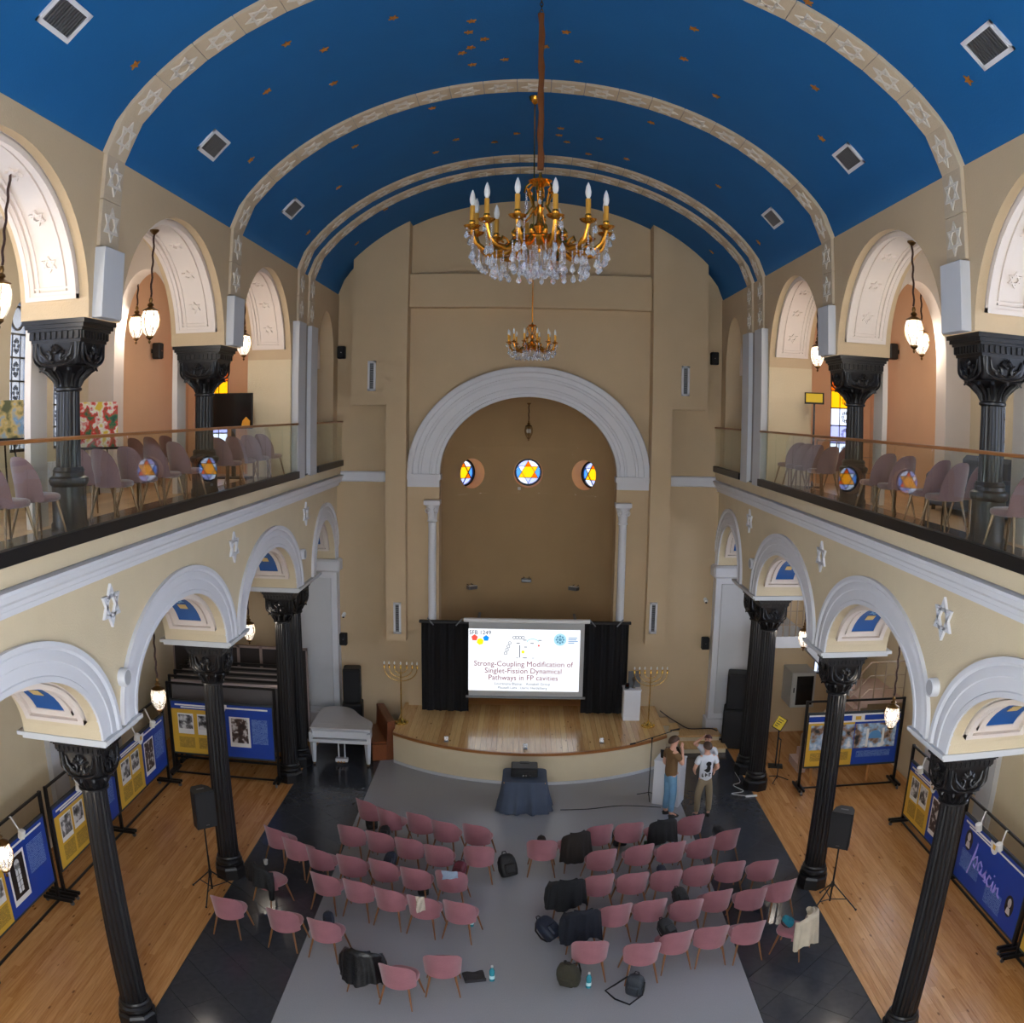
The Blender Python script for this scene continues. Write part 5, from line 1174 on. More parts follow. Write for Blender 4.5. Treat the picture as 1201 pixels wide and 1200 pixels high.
# podium, microphone stands
pc = at(784, 940, Z=0); pc = Vector((3.18, 18.3, 0))
o = thing('podium', 'white box podium at the right of the floor in front of the stage', 'podium', pc, -.42); part('box', MB().bbox(-.3, .3, -.24, .24, 0, 1.02, .006), WHT, o); part('top', MB().bbox(-.31, .31, -.25, .25, 1.02, 1.05, .005), WHT, o)
o = thing('laptop', 'open dark laptop on the white podium', 'laptop', pc+Vector((-.03, .05, 1.05)), -.42+PI); part('keyboard_base', MB().bbox(-.16, .16, -.12, .1, 0, .016, .004), BLK, o); part('screen_lid', MB().bbox(-.16, .16, 0, .012, 0, .22, .004, T(0, .1, .014) @ RX(-.3)), BLK, o)
def mic_stand(label, p, h, boom=None, rz=0):
    o = thing('microphone_stand', label, 'microphone stand', p, rz, 'microphone stands'); part('pole', MB().lathe([(.011, .05), (.011, h)], 8), BLKM, o)
    for k in range(3): a = 2*PI*k/3+.5; part('leg', MB().tube([(0, 0, .12), (.28*math.cos(a), .28*math.sin(a), .015)], .011, 6), BLKM, o)
    if boom:
        part('boom', MB().tube([(-boom[0], 0, h-.12), (boom[1], 0, h+.16)], .01, 6), BLKM, o); part('clutch', MB().ball((0, 0, h), .028, 8, 6), BLK, o); part('counterweight', MB().lathe([(.02, -.06), (.02, .06)], 10, M=T(-boom[0], 0, h-.12) @ RY(PI/2-.2)), BLK, o)
        part('microphone', MB().tube([(boom[1]-.03, 0, h+.18), (boom[1]+.1, 0, h+.2), (boom[1]+.17, 0, h+.21)], [.015, .02, .027], 8), BLK, o)
    else: part('microphone', MB().tube([(0, -.04, h), (0, -.14, h+.06), (0, -.2, h+.09)], [.014, .018, .026], 8), BLK, o)
mp = at(757, 930, Z=0); mic_stand('black boom microphone stand behind the white podium', (2.78, 18.55, 0), 1.42, (.42, .42), 0)
mic_stand('black microphone stand beside the far right column', (5.95, 19.3, 0), 1.05, None, -.6)
# ------------------------------------------------------------------ right aisle: stair, cabinet, sign
PINKS = mat('stair_stone', (206, 178, 166), .6, var=.08, vscale=5); STEEL = mat('brushed_steel', (178, 160, 140), .35, metal=.9)
sg = struct('trim_staircase', MB().box(8.2, OUT-.02, 19.7, 21.5, 1.7, 1.8), PINKS)      # landing
for i in range(9):
    x0 = 6.58+i*.18; z = .2*(i+1); q = part('stair_tread', MB().bbox(x0, x0+.2, 19.7, 20.5, z-.2, z, .006), PINKS, sg)
for i in range(7):
    x0 = 8.2-(i+1)*.2; z = 1.8+.2*(i+1); part('stair_tread', MB().bbox(x0, x0+.22, 20.6, 21.5, z-.2, z, .006), PINKS, sg)
part('flight_soffit', MB().prism([(8.2, 1.5), (8.2, 1.72), (6.8, 3.12), (6.8, 2.85)], lambda u, z, d: (u, d, z), 20.56, 21.5), GREYW, sg)
part('upper_landing', MB().box(5.95, 6.85, 20.56, YE-.03, 2.92, 3.2), GREYW, sg)
def rail(P, label, nb=7, bars=2):
    o = thing('stair_railing', label, 'railing', group='staircase railings'); P = [Vector(p) for p in P]; up = Vector((0, 0, .95))
    part('handrail', MB().tube([p+up for p in P], .024, 8), STEEL, o, 60)
    for b in range(bars): part('rail_bar', MB().tube([p+up*(.3+.35*b) for p in P], .01, 6), STEEL, o)
    for i in range(nb+1):
        t = i/nb*(len(P)-1); k = min(int(t), len(P)-2); q = P[k]+(P[k+1]-P[k])*(t-k); part('baluster', MB().tube([q, q+up], .016, 6), STEEL, o)
rail([(6.58, 19.68, .05), (8.2, 19.68, 1.8), (9.15, 19.68, 1.8)], 'steel railing along the lower flight of the far right staircase')
rail([(8.2, 20.58, 1.8), (6.85, 20.58, 3.2)], 'steel railing along the upper flight of the far right staircase')
rail([(5.98, 20.58, 3.2), (6.8, 20.58, 3.2)], 'steel railing on the high landing of the far right staircase', 5, 3)
o = thing('rack_cabinet', 'grey wall cabinet with dark glass door under the staircase', 'cabinet', (7.2, YE-.9, .98)); 
part('body', MB().bbox(-.33, .33, .0, .86, 0, .94, .01), mat('cabinet_grey', (176, 176, 172), .5), o); d_ = part('door', MB().bbox(-.31, .31, -.03, 0, .02, .92, .006), mat('cabinet_grey', (176, 176, 172), .5), o); part('door_glass', MB().box(-.2, .26, -.036, -.03, .08, .86), mat('smoked_glass', (24, 26, 28), .15), d_); part('handle', MB().box(-.28, -.25, -.045, -.03, .42, .55), BLK, d_)
q = at(926, 893, Z=0); o = thing('sign_stand', 'slim black stand with a tilted yellow sign beside the wide display', 'sign', (6.15, 20.2, 0), -.25)
part('base', MB().bbox(-.18, .18, -.15, .15, 0, .02, .005), BLKM, o); part('pole', MB().box(-.018, .018, -.012, .012, .02, 1.05), BLKM, o); f_ = part('sign_frame', MB().bbox(-.13, .13, -.012, .012, -.17, .17, .005, T(0, -.02, 1.13) @ RX(-.6) @ RY(.5)), BLKM, o); part('sign_face', MB().box(-.11, .11, -.016, -.012, -.15, .15, T(0, -.02, 1.13) @ RX(-.6) @ RY(.5)), mat('sign_yellow', (216, 186, 40), .5), f_)
m = MB()
for i in range(4): m.box(-.08, .06-.02*i, -.019, -.016, .08-.06*i, .1-.06*i, T(0, -.02, 1.13) @ RX(-.6) @ RY(.5))
part('sign_lettering', m, BLK, f_, kind='stuff')
o = thing('wooden_easel', 'small wooden easel legs standing behind the wide display', 'easel', (7.4, 18.95, 0)); 
for k in (-.75, .75): part('leg', MB().tube([(k, 0, .6), (k*.95, 0, 0.01)], [.05, .03], 8), LTW, o)
part('crossbar', MB().bbox(-.8, .8, -.03, .03, .55, .62, .01), LTW, o)

# ------------------------------------------------------------------ chairs
def make_chair(name, velvet, legm, hb, hs, w, wide=1.0, drop=.62, low=.06):
    """origin on the floor under the seat; faces +y"""
    t = thing(name, 'chair', 'chair'); R = w/2
    P = []
    for k, (f, z) in enumerate(((.80, hs-.075), (.97, hs-.06), (1.0, hs-.03), (.97, hs-.005), (.85, hs+.008), (.0001, hs+.014))):
        P.append([(R*.93*f*math.copysign(abs(math.cos(a))**.72, math.cos(a)), .01+R*.93*f*math.copysign(abs(math.sin(a))**.72, math.sin(a)), z) for a in [2*PI*i/28 for i in range(29)]])
    m = MB().grid(P); m.add([p for p in P[0][:-1]], [tuple(range(28))]); part('seat', m, velvet, t, 60)
    A = []; B = []; n = 20
    for i in range(n+1):
        u = -1+2*i/n; ph = u*1.28*wide; top = hb-(hb-hs)*drop*abs(u)**2.8; ra = []; rb = []
        for j in range(9):
            v = j/8; z = (hs-low)+(top-hs+low)*v; rr = R*(1.0+.07*v) ; cy = -.035*v-.02*v*v
            ed = 1-.55*max(0, v-.86)/.14 if 1 else 1; th = .042*(1-.5*max(0, v-.8)/.2)
            ra.append((rr*math.sin(ph), -rr*math.cos(ph)*.98+cy, z)); rb.append(((rr-th)*math.sin(ph), -(rr-th)*math.cos(ph)*.98+cy, z-.012*v))
        A.append(ra); B.append(rb)
    part('backrest', MB().shell(A, B), velvet, t, 70)
    for x in (-1, 1):
        for y in (-1, 1): part('leg', MB().tube([(x*R*.62, y*R*.6, hs-.05), (x*R*.92, y*R*.95-.0, .0)], [.021, .011], 8), legm, t, 60)
    return t
CH = make_chair('velvet_chair', VELV, LEGW, .84, .46, .55, 1.02, .5, .10)
used = [False]
def place(src, flag, pos, rz, label, group):
    if not flag[0]: flag[0] = True; src.location = pos; src.rotation_euler = (0, 0, rz); src['label'] = label; src['group'] = group; return src
    return dup(src, pos, rz, label, group)
ordn = ['first', 'second', 'third', 'fourth', 'fifth', 'sixth', 'seventh']
rowsL = [('front row', [(428, 948), (453.6, 958), (488, 964), (519, 972), (550, 976)]), ('second row', [(410, 978), (441.7, 985), (474, 992), (511, 1001), (561, 1002)]),
         ('third row', [(319.6, 980), (343.5, 994), (368.5, 1004), (408, 1013), (443, 1018), (485.5, 1028), (525, 1031)]), ('fourth row', [(384, 1036), (415.7, 1043), (447, 1051), (490.5, 1061), (531.6, 1067)]), ('fifth row', [(261, 1062), (327, 1077), (375, 1089)])]
rowsR = [('front row', [(639.6, 994), (674, 988), (706, 977), (743, 974), (777, 972), (814.6, 965)]), ('second row', [(709, 1006), (755, 1000), (791, 997), (826.7, 992), (857, 982)]),
         ('third row', [(672, 1043), (711.5, 1036), (749, 1033), (789, 1029), (820, 1025), (856, 1021), (888, 1019)]), ('fourth row', [(694, 1078), (731, 1071), (770, 1066), (805, 1063), (843, 1056), (883, 1051), (914, 1044)]), ('last row', [(693, 1114), (760, 1115), (800.6, 1103), (837, 1097), (878, 1092)])]
CHP = {}
def spread(P, dmin=.6):
    for _ in range(60):
        for i in range(len(P)):
            for j in range(i):
                d = P[i]-P[j]; l = math.hypot(d.x, d.y)
                if l < dmin: k = (dmin-l)/2/max(l, 1e-6); P[i] += d*k; P[j] -= d*k
allp = []
for blk, rows in (('left', rowsL), ('right', rowsR)):
    for rn, pts_ in rows:
        q = [at(x, y, Z=.64) for x, y in pts_]; n = len(q)
        mx = sum(p.x for p in q)/n; my = sum(p.y for p in q)/n; sl = sum((p.x-mx)*(p.y-my) for p in q)/sum((p.x-mx)**2 for p in q)
        for i, p in enumerate(q):
            lo = q[max(0, i-1)]; hi = q[min(n-1, i+1)]; loc_sl = (hi.y-lo.y)/(hi.x-lo.x); h = .55*math.atan(sl)+.45*math.atan(loc_sl)
            if blk == 'left' and rn == 'front row': h -= .05
            if (blk, rn, i) == ('right', 'front row', 0): h = 0
            if (blk, rn, i) == ('left', 'second row', 4): h = -.06
            h += random.uniform(-.07, .07)
            c = p+Vector((-math.sin(h), math.cos(h), 0))*.27; c.z = 0; allp.append(c); CHP[(blk, rn, i)] = [c, h]
            w_ = ' of the %s block' % blk
            lab = 'pink velvet chair, %s from the left in the %s%s' % (ordn[i], rn, w_)
            CHP[(blk, rn, i)].append(lab)
extra = [('jacket', (303, 1026), -.62, 'pink velvet chair under a black jacket beside the tripod speaker'), ('big', (423, 1128), -.18, 'pink velvet chair behind the left block almost hidden by a black leather jacket'), ('a', (461, 1143), -.25, 'pink velvet chair behind the left block next to the leather jacket'), ('b', (518.6, 1131), .06, 'pink velvet chair standing alone nearest the camera on the left'), ('beige', (951, 1082), .95, 'pink velvet chair under a beige jacket on the dark tiles at the right')]
for k, (x, y), h, lab in extra:
    p = at(x, y, Z=.64); c = p+Vector((-math.sin(h), math.cos(h), 0))*.27; c.z = 0; allp.append(c); CHP[k] = [c, h, lab]
spread(allp)
for k, (c, h, lab) in CHP.items(): place(CH, used, c, h, lab, 'pink velvet chairs on the nave floor')
# gallery chairs
GC = make_chair('gallery_chair', VELV2, LEGB, .9, .48, .5, .9); gu = [False]
gl = [(-6, 577, 5.25, 'nearest the left edge of the photo'), (32, 570, 5.25, 'second from the left edge of the photo'), (102, 574, 5.65, 'just behind the nearest black column'), (125, 560, 5.2, 'first beyond the nearest black column'), (155, 555, 5.2, 'second beyond the nearest black column'), (185, 553, 5.2, 'third beyond the nearest black column'), (212, 548, 5.2, 'fourth beyond the nearest black column'),
      (262, 535, 5.2, 'first beyond the second black column'), (279, 532, 5.2, 'second beyond the second black column'), (296, 530, 5.2, 'third beyond the second black column'), (312, 528, 5.2, 'farthest along the left balustrade'), (163, 512, 6.9, 'leftmost of the back group'), (181, 511, 6.9, 'middle of the back group'), (199, 509, 6.9, 'rightmost of the back group')]
for x, y, X_, w_ in gl:
    p = at(x, y, X=-X_); p.z = ZG; place(GC, gu, p+Vector((0, .22, 0)), -.35+random.uniform(-.08, .08), 'mauve velvet chair on the left gallery, '+w_, 'velvet chairs on the galleries')
gr = [(931, 532, 5.2, 'farthest along the right balustrade'), (941, 534, 5.2, 'second from the far pilaster'), (952, 535, 5.2, 'third from the far pilaster'), (969, 538, 5.2, 'fourth from the far pilaster'), (990, 538, 5.9, 'half hidden beside the second black column'), (1035, 548, 5.2, 'first on the near side of the second column'), (1057, 555, 5.2, 'second on the near side of the second column'), (1097, 556, 5.25, 'third on the near side of the second column'), (1118, 561, 5.2, 'fourth on the near side of the second column'), (1148, 569, 5.75, 'half hidden behind the nearest black column'), (1200, 582, 5.2, 'cut by the right edge of the photo')]
for x, y, X_, w_ in gr:
    p = at(x, y, X=X_); p.z = ZG; place(GC, gu, p+Vector((0, .22, 0)), .35+random.uniform(-.08, .08), 'mauve velvet chair on the right gallery, '+w_, 'velvet chairs on the galleries')

# ------------------------------------------------------------------ gallery furniture
SOF = mat('blue_grey_sofa', (78, 92, 112), .9, var=.1, vscale=5, bump=.2, bscale=80)
o = thing('sofa', 'blue grey two-seat sofa on the right gallery behind the chairs', 'sofa', (6.92, 12.7, ZG), -PI/2)
part('base', MB().bbox(-.95, .95, -.42, .42, .08, .3, .03), SOF, o); part('back', MB().bbox(-.95, .95, .3, .5, .1, .82, .06), SOF, o)
for x in (-1, 1): part('armrest', MB().bbox(x*.98-.12, x*.98+.12, -.45, .48, .05, .6, .05), SOF, o); part('seat_cushion', MB().bbox(x*.44-.42, x*.44+.42, -.44, .3, .3, .46, .05), SOF, o); part('back_cushion', MB().bbox(x*.44-.4, x*.44+.4, .1, .32, .46, .9, .07, T(0, 0, 0)), mat('dark_cushion', (62, 70, 84), .9), o)
for x in (-.85, .85):
    for y in (-.38, .4): part('leg', MB().box(x-.025, x+.025, y-.025, y+.025, 0, .08), BLK, o)
p = at(273, 482, Y=17.6); o = thing('television', 'flat black television on a stand in front of the stained window', 'television', (p.x, 17.6, ZG), .0)
zc = p.z-ZG; part('panel', MB().bbox(-.43, .43, -.03, .03, zc-.36, zc+.36, .01), BLK, o); part('screen_glass', MB().box(-.41, .41, -.034, -.03, zc-.33, zc+.34), mat('screen_black', (14, 16, 18), .12), o); part('stand_pole', MB().box(-.04, .04, .03, .08, .03, zc+.1), BLKM, o); part('stand_base', MB().bbox(-.35, .35, -.2, .28, 0, .03, .008), BLKM, o)
part('sticker', MB().prism([(.2, zc-.3), (.38, zc-.3), (.38, zc-.2), (.3, zc-.12), (.22, zc-.2)], lambda u, z, d: (u, d, z), -.037, -.034), mat('sticker_orange', (226, 160, 50), .5), o)
def easel(label, px, py, X_, w, h, stops, rz, lit):
    p = at(px, py, X=X_); zc = p.z-ZG; o = thing('easel_painting', label, 'painting', (p.x, p.y, ZG), rz, 'paintings on easels')
    part('canvas', MB().bbox(-w/2, w/2, -.015, .015, zc-h/2, zc+h/2, .003), photo_mat('canvas_paint_%d' % px, stops, 4.5), o); part('shelf', MB().bbox(-w/2-.05, w/2+.05, -.05, .02, zc-h/2-.04, zc-h/2, .005), BLKM, o)
    for k in (-1, 1): part('leg', MB().tube([(k*.05, .03, zc+h/2), (k*.33, -.02, 0.01)], .014, 6), BLKM, o)
    part('rear_leg', MB().tube([(0, .04, zc+h/2), (0, .4, .01)], .014, 6), BLKM, o)
easel('colourful abstract painting on an easel beside the nearest left gallery column', 112, 498, -6.9, .75, .72, [(.38, (226, 196, 60)), (.46, (240, 240, 232)), (.52, (214, 40, 36)), (.6, (40, 110, 70)), (.68, (24, 28, 60))], .35, 0)
easel('landscape painting on an easel at the left edge of the gallery', 3, 492, -6.9, .6, .5, [(.4, (90, 96, 60)), (.5, (214, 190, 120)), (.6, (120, 170, 214)), (.7, (220, 230, 240))], .4, 0)
p = at(955, 472, Y=17.6); o = thing('music_stand', 'black lectern stand with a yellow sign on the right gallery', 'sign', (p.x, 17.6, ZG), -.3); zc = p.z-ZG
part('base', MB().bbox(-.16, .16, -.14, .14, 0, .02, .005), BLKM, o); part('pole', MB().box(-.02, .02, -.012, .012, .02, zc), BLKM, o); part('sign_frame', MB().bbox(-.2, .2, -.012, .012, -.13, .13, .005, T(0, -.02, zc+.08) @ RX(-.5)), BLKM, o); part('sign_face', MB().box(-.17, .17, -.016, -.012, -.1, .1, T(0, -.02, zc+.08) @ RX(-.5)), mat('sign_yellow', (216, 186, 40), .5), o)
for s, lab in ((-1, 'left'), (1, 'right')):
    o = thing('radiator', 'white radiator under the %s gallery windows' % lab, 'radiator', (s*(GO-.14), 12.5 if s < 0 else 9.2, ZG), s*PI/2, 'gallery radiators')
    for i in range(10): part('fin', MB().bbox(-.4+.08*i, -.34+.08*i, -.05, .05, .1, .62, .012), WHT, o)
    part('pipe', MB().tube([(-.42, 0, .16), (.42, 0, .16)], .02, 8), WHT, o)
    for x in (-.36, .36): part('bracket', MB().box(x-.015, x+.015, -.04, .04, 0, .1), WHT, o)
def grail(P, label):
    rail(P, label, 4, 2)
rail([(5.95, 18.15, ZG), (7.3, 18.15, ZG)], 'steel guard rail on the far right gallery floor', 3, 2)
# ------------------------------------------------------------------ coats and bags
def cloth_mat(name, rgb, rough=.9): return mat(name, rgb, rough, var=.2, vscale=7, bump=.5, bscale=35)
def jacket(key, label, m, drop=.46, sleeves=(1, 1), wide=1.15, seedv=1, rough=0):
    """a coat hung over a chair back, seen from behind"""
    c, h, _ = CHP[key]; o = thing('jacket', label, 'jacket', c, h, 'jackets on chairs'); rr = random.Random(seedv); R = .277; n = 36; A = []; B = []
    ph0 = [rr.random()*6 for _ in range(4)]
    for i in range(n+1):
        u = -1+2*i/n; ph = u*1.0*wide; top = .84-.38*.5*abs(u*.82)**2.8+.026; ra = []; rb = []
        for j in range(17):
            t = j/16
            if t < .2: s_ = t/.2; rad = R*1.07-.075-.02*(1-s_)+.075*s_; z = top-.22*(1-s_)**1.2
            else:
                s_ = (t-.2)/.8; rad = R*1.09+.02+.06*s_+.02*s_*math.sin(ph*9+ph0[0])+.014*s_*math.sin(ph*17+ph0[1]); z = top-drop*s_*(1+.10*math.sin(ph*3+ph0[2]))
            cy = -.035-.02
            ra.append((rad*math.sin(ph)*1.02, -rad*math.cos(ph)+cy*.8, z)); rb.append(((rad-.016)*math.sin(ph), -(rad-.016)*math.cos(ph)+cy*.8, z-.004))
        A.append(ra); B.append(rb)
    part('coat_body', MB().shell(A, B), m, o, 70)
    for k, on in zip((-1, 1), sleeves):
        if not on: continue
        a = k*1.0*wide; x, y = .32*math.sin(a), -.32*math.cos(a)-.05; part('sleeve', MB().tube([(x*.82, y*.8, .74), (x*1.02, y*1.02, .62), (x*1.1, y*1.08, .44), (x*1.04, y*1.1, .24)], [.05, .062, .056, .045], 10), m, o, 60)
    part('collar', MB().tube([(.15*math.sin(a)*1.5, -.24*math.cos(a)-.045, .815) for a in [-.7+.14*i for i in range(11)]], .026, 8), m, o, 60)
JB = cloth_mat('black_coat', (16, 16, 19), .75); JBR = cloth_mat('dark_brown_coat', (34, 27, 24)); JN = cloth_mat('navy_coat', (17, 22, 34)); JC = cloth_mat('beige_coat', (196, 184, 162)); JP = cloth_mat('plaid_coat', (15, 17, 22))
jacket('jacket', 'black jacket hanging over the chair beside the left tripod speaker', JB, .34, (0, 1), 1.0, 2)
jacket('big', 'black leather jacket hung over the chair behind the left block', mat('black_leather', (14, 14, 16), .35, bump=.6, bscale=20), .56, (1, 1), 1.2, 3)
jacket(('right', 'front row', 1), 'dark brown coat hung over a chair in the right front row', JBR, .56, (0, 0), 1.1, 4)
jacket(('right', 'front row', 4), 'plain black jacket hung over a chair in the right front row near the podium', JB, .5, (0, 0), 1.1, 5)
jacket(('right', 'third row', 0), 'dark plaid coat hung over the aisle chair of the right third row', JP, .52, (1, 0), 1.25, 6)
jacket(('right', 'fourth row', 0), 'navy jacket hung over the aisle chair of the right fourth row', JN, .55, (1, 0), 1.15, 7)
jacket('beige', 'beige jacket with buttons hung over the chair on the dark tiles', JC, .55, (1, 1), 1.2, 8)
def drape(key, label, m, u0, u1, drop, inner=.2, seedv=1, name='scarf', cat='cloth'):
    c, h, _ = CHP[key]; rr = random.Random(seedv); A = []; B = []; R = .278
    for i in range(9):
        t = i/8; u = u0+(u1-u0)*t; ph = u*1.2; top = .84-.38*.5*abs(u)**2.8+.016; ra = []; rb = []
        for j in range(12):
            s_ = j/11; z = top-inner*(1-s_/.3) if s_ < .3 else top-drop*(s_-.3)/.7*(1-.3*t); rad = R*1.07-.075+.085*min(1, s_/.3)+.012*math.sin(j+i*1.4+seedv); ra.append((rad*math.sin(ph)+.02*s_, -rad*math.cos(ph)-.045, z)); rb.append(((rad-.01)*math.sin(ph)+.02*s_, -(rad-.01)*math.cos(ph)-.045, z-.004))
        A.append(ra); B.append(rb)
    return solo(name, MB().shell(A, B), m, label, cat, c, h, None, 70)
drape(('left', 'third row', 6), 'pale blue shirt draped over a chair in the left third row', cloth_mat('pale_blue_shirt', (150, 168, 190)), -.35, .4, .2, .18, 3, 'shirt', 'shirt')
drape(('left', 'fourth row', 3), 'cream cardigan hanging over a chair in the left fourth row', cloth_mat('cream_knit', (196, 184, 168)), -.1, .3, .34, .1, 5, 'cardigan', 'cardigan')
def backpack(label, p, rz, m, k=1.0, lie=0.0, strap=True, group='bags between the chairs', name='backpack', cat='backpack', roll=0):
    o = thing(name, label, cat, p, rz, group); M_ = T(0, 0, .0) @ RX(lie) @ RY(roll); P = []
    lift = 0
    for z, f in ((0, .8), (.02, .95), (.1, 1.04), (.22, 1.05), (.32, .98), (.39, .8), (.43, .5), (.44, .05)):
        P.append([M_ @ Vector((k*.16*f*math.copysign(abs(math.cos(a))**.55, math.cos(a)), k*.10*f*math.copysign(abs(math.sin(a))**.55, math.sin(a)), k*z)) for a in [2*PI*i/24 for i in range(25)]])
    mz = min(v.z for r in P for v in r); off = Vector((0, 0, -mz+.003)); P = [[v+off for v in r] for r in P]; M2 = Matrix.Translation(off) @ M_
    mb = MB().grid(P); mb.add(P[0][:-1], [tuple(range(24))]); part('bag_body', mb, m, o, 60); part('front_pocket', MB().bbox(-.11*k, .11*k, -.145*k, -.07*k, .05*k, .24*k, .025*k, M2), m, o)
    part('grab_handle', MB().tube([M2 @ Vector((k*x, .03*k, k*z)) for x, z in ((-.05, .42), (-.03, .48), (.03, .48), (.05, .42))], .01*k, 6), BLKF, o)
    if strap:
        for s_ in (-1, 1): part('strap', MB().tube([M2 @ Vector((k*s_*.07, .08*k, .4*k)), M2 @ Vector((k*s_*.1, .17*k, .3*k)), M2 @ Vector((k*s_*.12, .16*k, .14*k)), M2 @ Vector((k*s_*.12, .09*k, .03*k))], .018*k, 6, flat=.4), BLKF, o)
    return o
def fp_(x, y, z=0): q = at(x, y, Z=z); q.z = z; return q
BB = cloth_mat('black_nylon', (17, 17, 20), .6); NB = cloth_mat('navy_nylon', (18, 28, 48), .6); OB = cloth_mat('olive_canvas', (52, 50, 38)); BUR = cloth_mat('burgundy_leather', (88, 24, 44), .45); GB = cloth_mat('grey_leather', (42, 48, 56), .5)
backpack('black backpack lying on the grey floor beside the left second row', fp_(598, 1030), .5, BB, 1.0, -.5)
backpack('olive backpack leaning by the last row of the right block', fp_(668, 1154), -.4, OB, 1.05, .35)
backpack('dark navy backpack on the floor under the aisle chair of the right fourth row', fp_(652, 1104), .9, NB, 1.0, -.9)
def seat_pos(key, fx=0, fy=.02): c, h, _ = CHP[key]; return c+Vector((math.cos(h)*fx-math.sin(h)*fy, math.sin(h)*fx+math.cos(h)*fy, .476))
def on_chair(label, key, m, k=.75, rz=.3, name='backpack', lie=-.9, fx=0, fy=.0): c, h, _ = CHP[key]; return backpack(label, seat_pos(key, fx, fy), h+rz, m, k, lie, True, 'bags on chairs', name, 'bag')
on_chair('black bag lying on a chair seat in the left second row', ('left', 'second row', 1), BB, .62, .2, fy=.04); on_chair('navy bag on the seat of a left third row chair', ('left', 'third row', 4), NB, .66, .1, fy=.05)
on_chair('dark blue bag lying on a chair of the left fifth row', ('left', 'fifth row', 2), NB, .55, .5, fy=.05); on_chair('burgundy handbag on the seat of a left third row chair', ('left', 'third row', 6), BUR, .7, -.4, 'handbag', -.5, .06, .05)
on_chair('black bag on the seat of the right third row chair', ('right', 'third row', 3), NB, .5, .2, fy=.05); on_chair('black backpack on a chair in the right fourth row', ('right', 'fourth row', 3), BB, .75, .2, fy=.04)
on_chair('black backpack on a chair in the right last row', ('right', 'last row', 2), BB, .75, .3, fy=.04); on_chair('black scarf bag bundled on the outer chair of the right second row', ('right', 'second row', 4), BLKF, .6, .3, fy=.03)
on_chair('black bag on the single chair at the front of the right block', ('right', 'front row', 0), BB, .5, .1, fy=.06); on_chair('teal folded bag on the chair under the beige jacket', 'beige', cloth_mat('teal_nylon', (18, 110, 130)), .5, .2, fy=.03)
backpack('black bag on the floor under the left front row', fp_(437, 974), .3, BB, .75, -.8); backpack('small black bag under the chairs of the left fourth row', fp_(497, 1052), .2, BB, .6, -1.0); backpack('black bag on the floor under the right front row', fp_(727, 994), .2, BB, .85, -.4)
o = backpack('grey leather shoulder bag on the floor behind the right last row', fp_(744, 1166), -.5, GB, .85, 0, False, name='shoulder_bag', cat='bag'); part('shoulder_strap', MB().tube([(-.13, 0, .3), (-.3, -.05, .12), (-.42, -.12, .012), (-.2, -.26, .012), (.05, -.3, .012), (.16, -.1, .1), (.14, 0, .28)], .014, 6), BLKF, o, 60)
def bottle(label, p, rgb, k=1.0):
    o = thing('water_bottle', label, 'bottle', p, 0, 'water bottles'); part('bottle_body', MB().lathe([(.034*k, 0), (.036*k, .01), (.036*k, .08*k), (.032*k, .1*k), (.036*k, .12*k), (.035*k, .17*k), (.014*k, .215*k), (.013*k, .225*k)], 16), mat('bottle_%d' % rgb[0], rgb, .15, trans=.4), o, 40); part('bottle_cap', MB().lathe([(.016*k, .225*k), (.016*k, .25*k)], 12), WPLAS, o); part('bottle_label', MB().lathe([(.0368*k, .04*k), (.0368*k, .09*k)], 16), mat('label_pale', (190, 225, 232), .5), o, 40)
bottle('cyan water bottle standing beside the folded dark cloth', fp_(577, 1150), (60, 170, 190), 1.15); bottle('cyan water bottle standing under the last chair of the left fourth row', fp_(553, 1086), (61, 170, 190), 1.1); bottle('cyan water bottle standing beside the olive backpack', fp_(690, 1158), (62, 170, 190), 1.15)
p = fp_(556, 1147); P = []; Q = []
for i in range(9): P.append([(-.16+.04*i, -.13+.26*j/6, .045+.012*math.sin(i*1.1+j)+.012*math.cos(j*1.7)) for j in range(7)]); Q.append([(-.16+.04*i, -.13+.26*j/6, .002) for j in range(7)])
solo('folded_cloth', MB().shell(P, Q), cloth_mat('charcoal_cloth', (46, 44, 48)), 'charcoal folded cloth lying on the floor near the camera', 'cloth', p, .25, None, 60)
o = thing('paper_cup', 'white paper cup on the dark tiles beside the left third row', 'cup', fp_(312, 1014)); part('cup', MB().lathe([(.03, 0), (.042, .1), (.045, .1), (.038, .01)], 18, capt=False), WPLAS, o, 40); part('rim', MB().tube([(.043*math.cos(a), .043*math.sin(a), .1) for a in [2*PI*i/18 for i in range(18)]], .004, 5, True), WPLAS, o)
o = thing('paper_bag', 'kraft paper bag under the brown coat chair', 'bag', fp_(672, 1008), .2); part('bag_body', MB().bbox(-.13, .13, -.07, .07, 0, .2, .01), mat('kraft', (172, 128, 84), .8), o); part('fold', MB().bbox(-.13, .13, -.06, .0, .19, .215, .005, RX(.08)), mat('kraft', (172, 128, 84), .8), o)
c = CHP[('right', 'front row', 3)]; o = thing('green_roll', 'rolled green mat on the floor under the right front row', 'mat', fp_(765, 992), .2); m = MB(); m.lathe([(.001, -.16), (.06, -.16), (.06, .16), (.001, .16)], 18, M=T(0, 0, .062) @ RY(PI/2)); part('roll', m, cloth_mat('green_foam', (34, 84, 52)), o, 40); part('band', MB().lathe([(.062, -.015), (.062, .015)], 18, M=T(.05, 0, .062) @ RY(PI/2)), BLK, o)
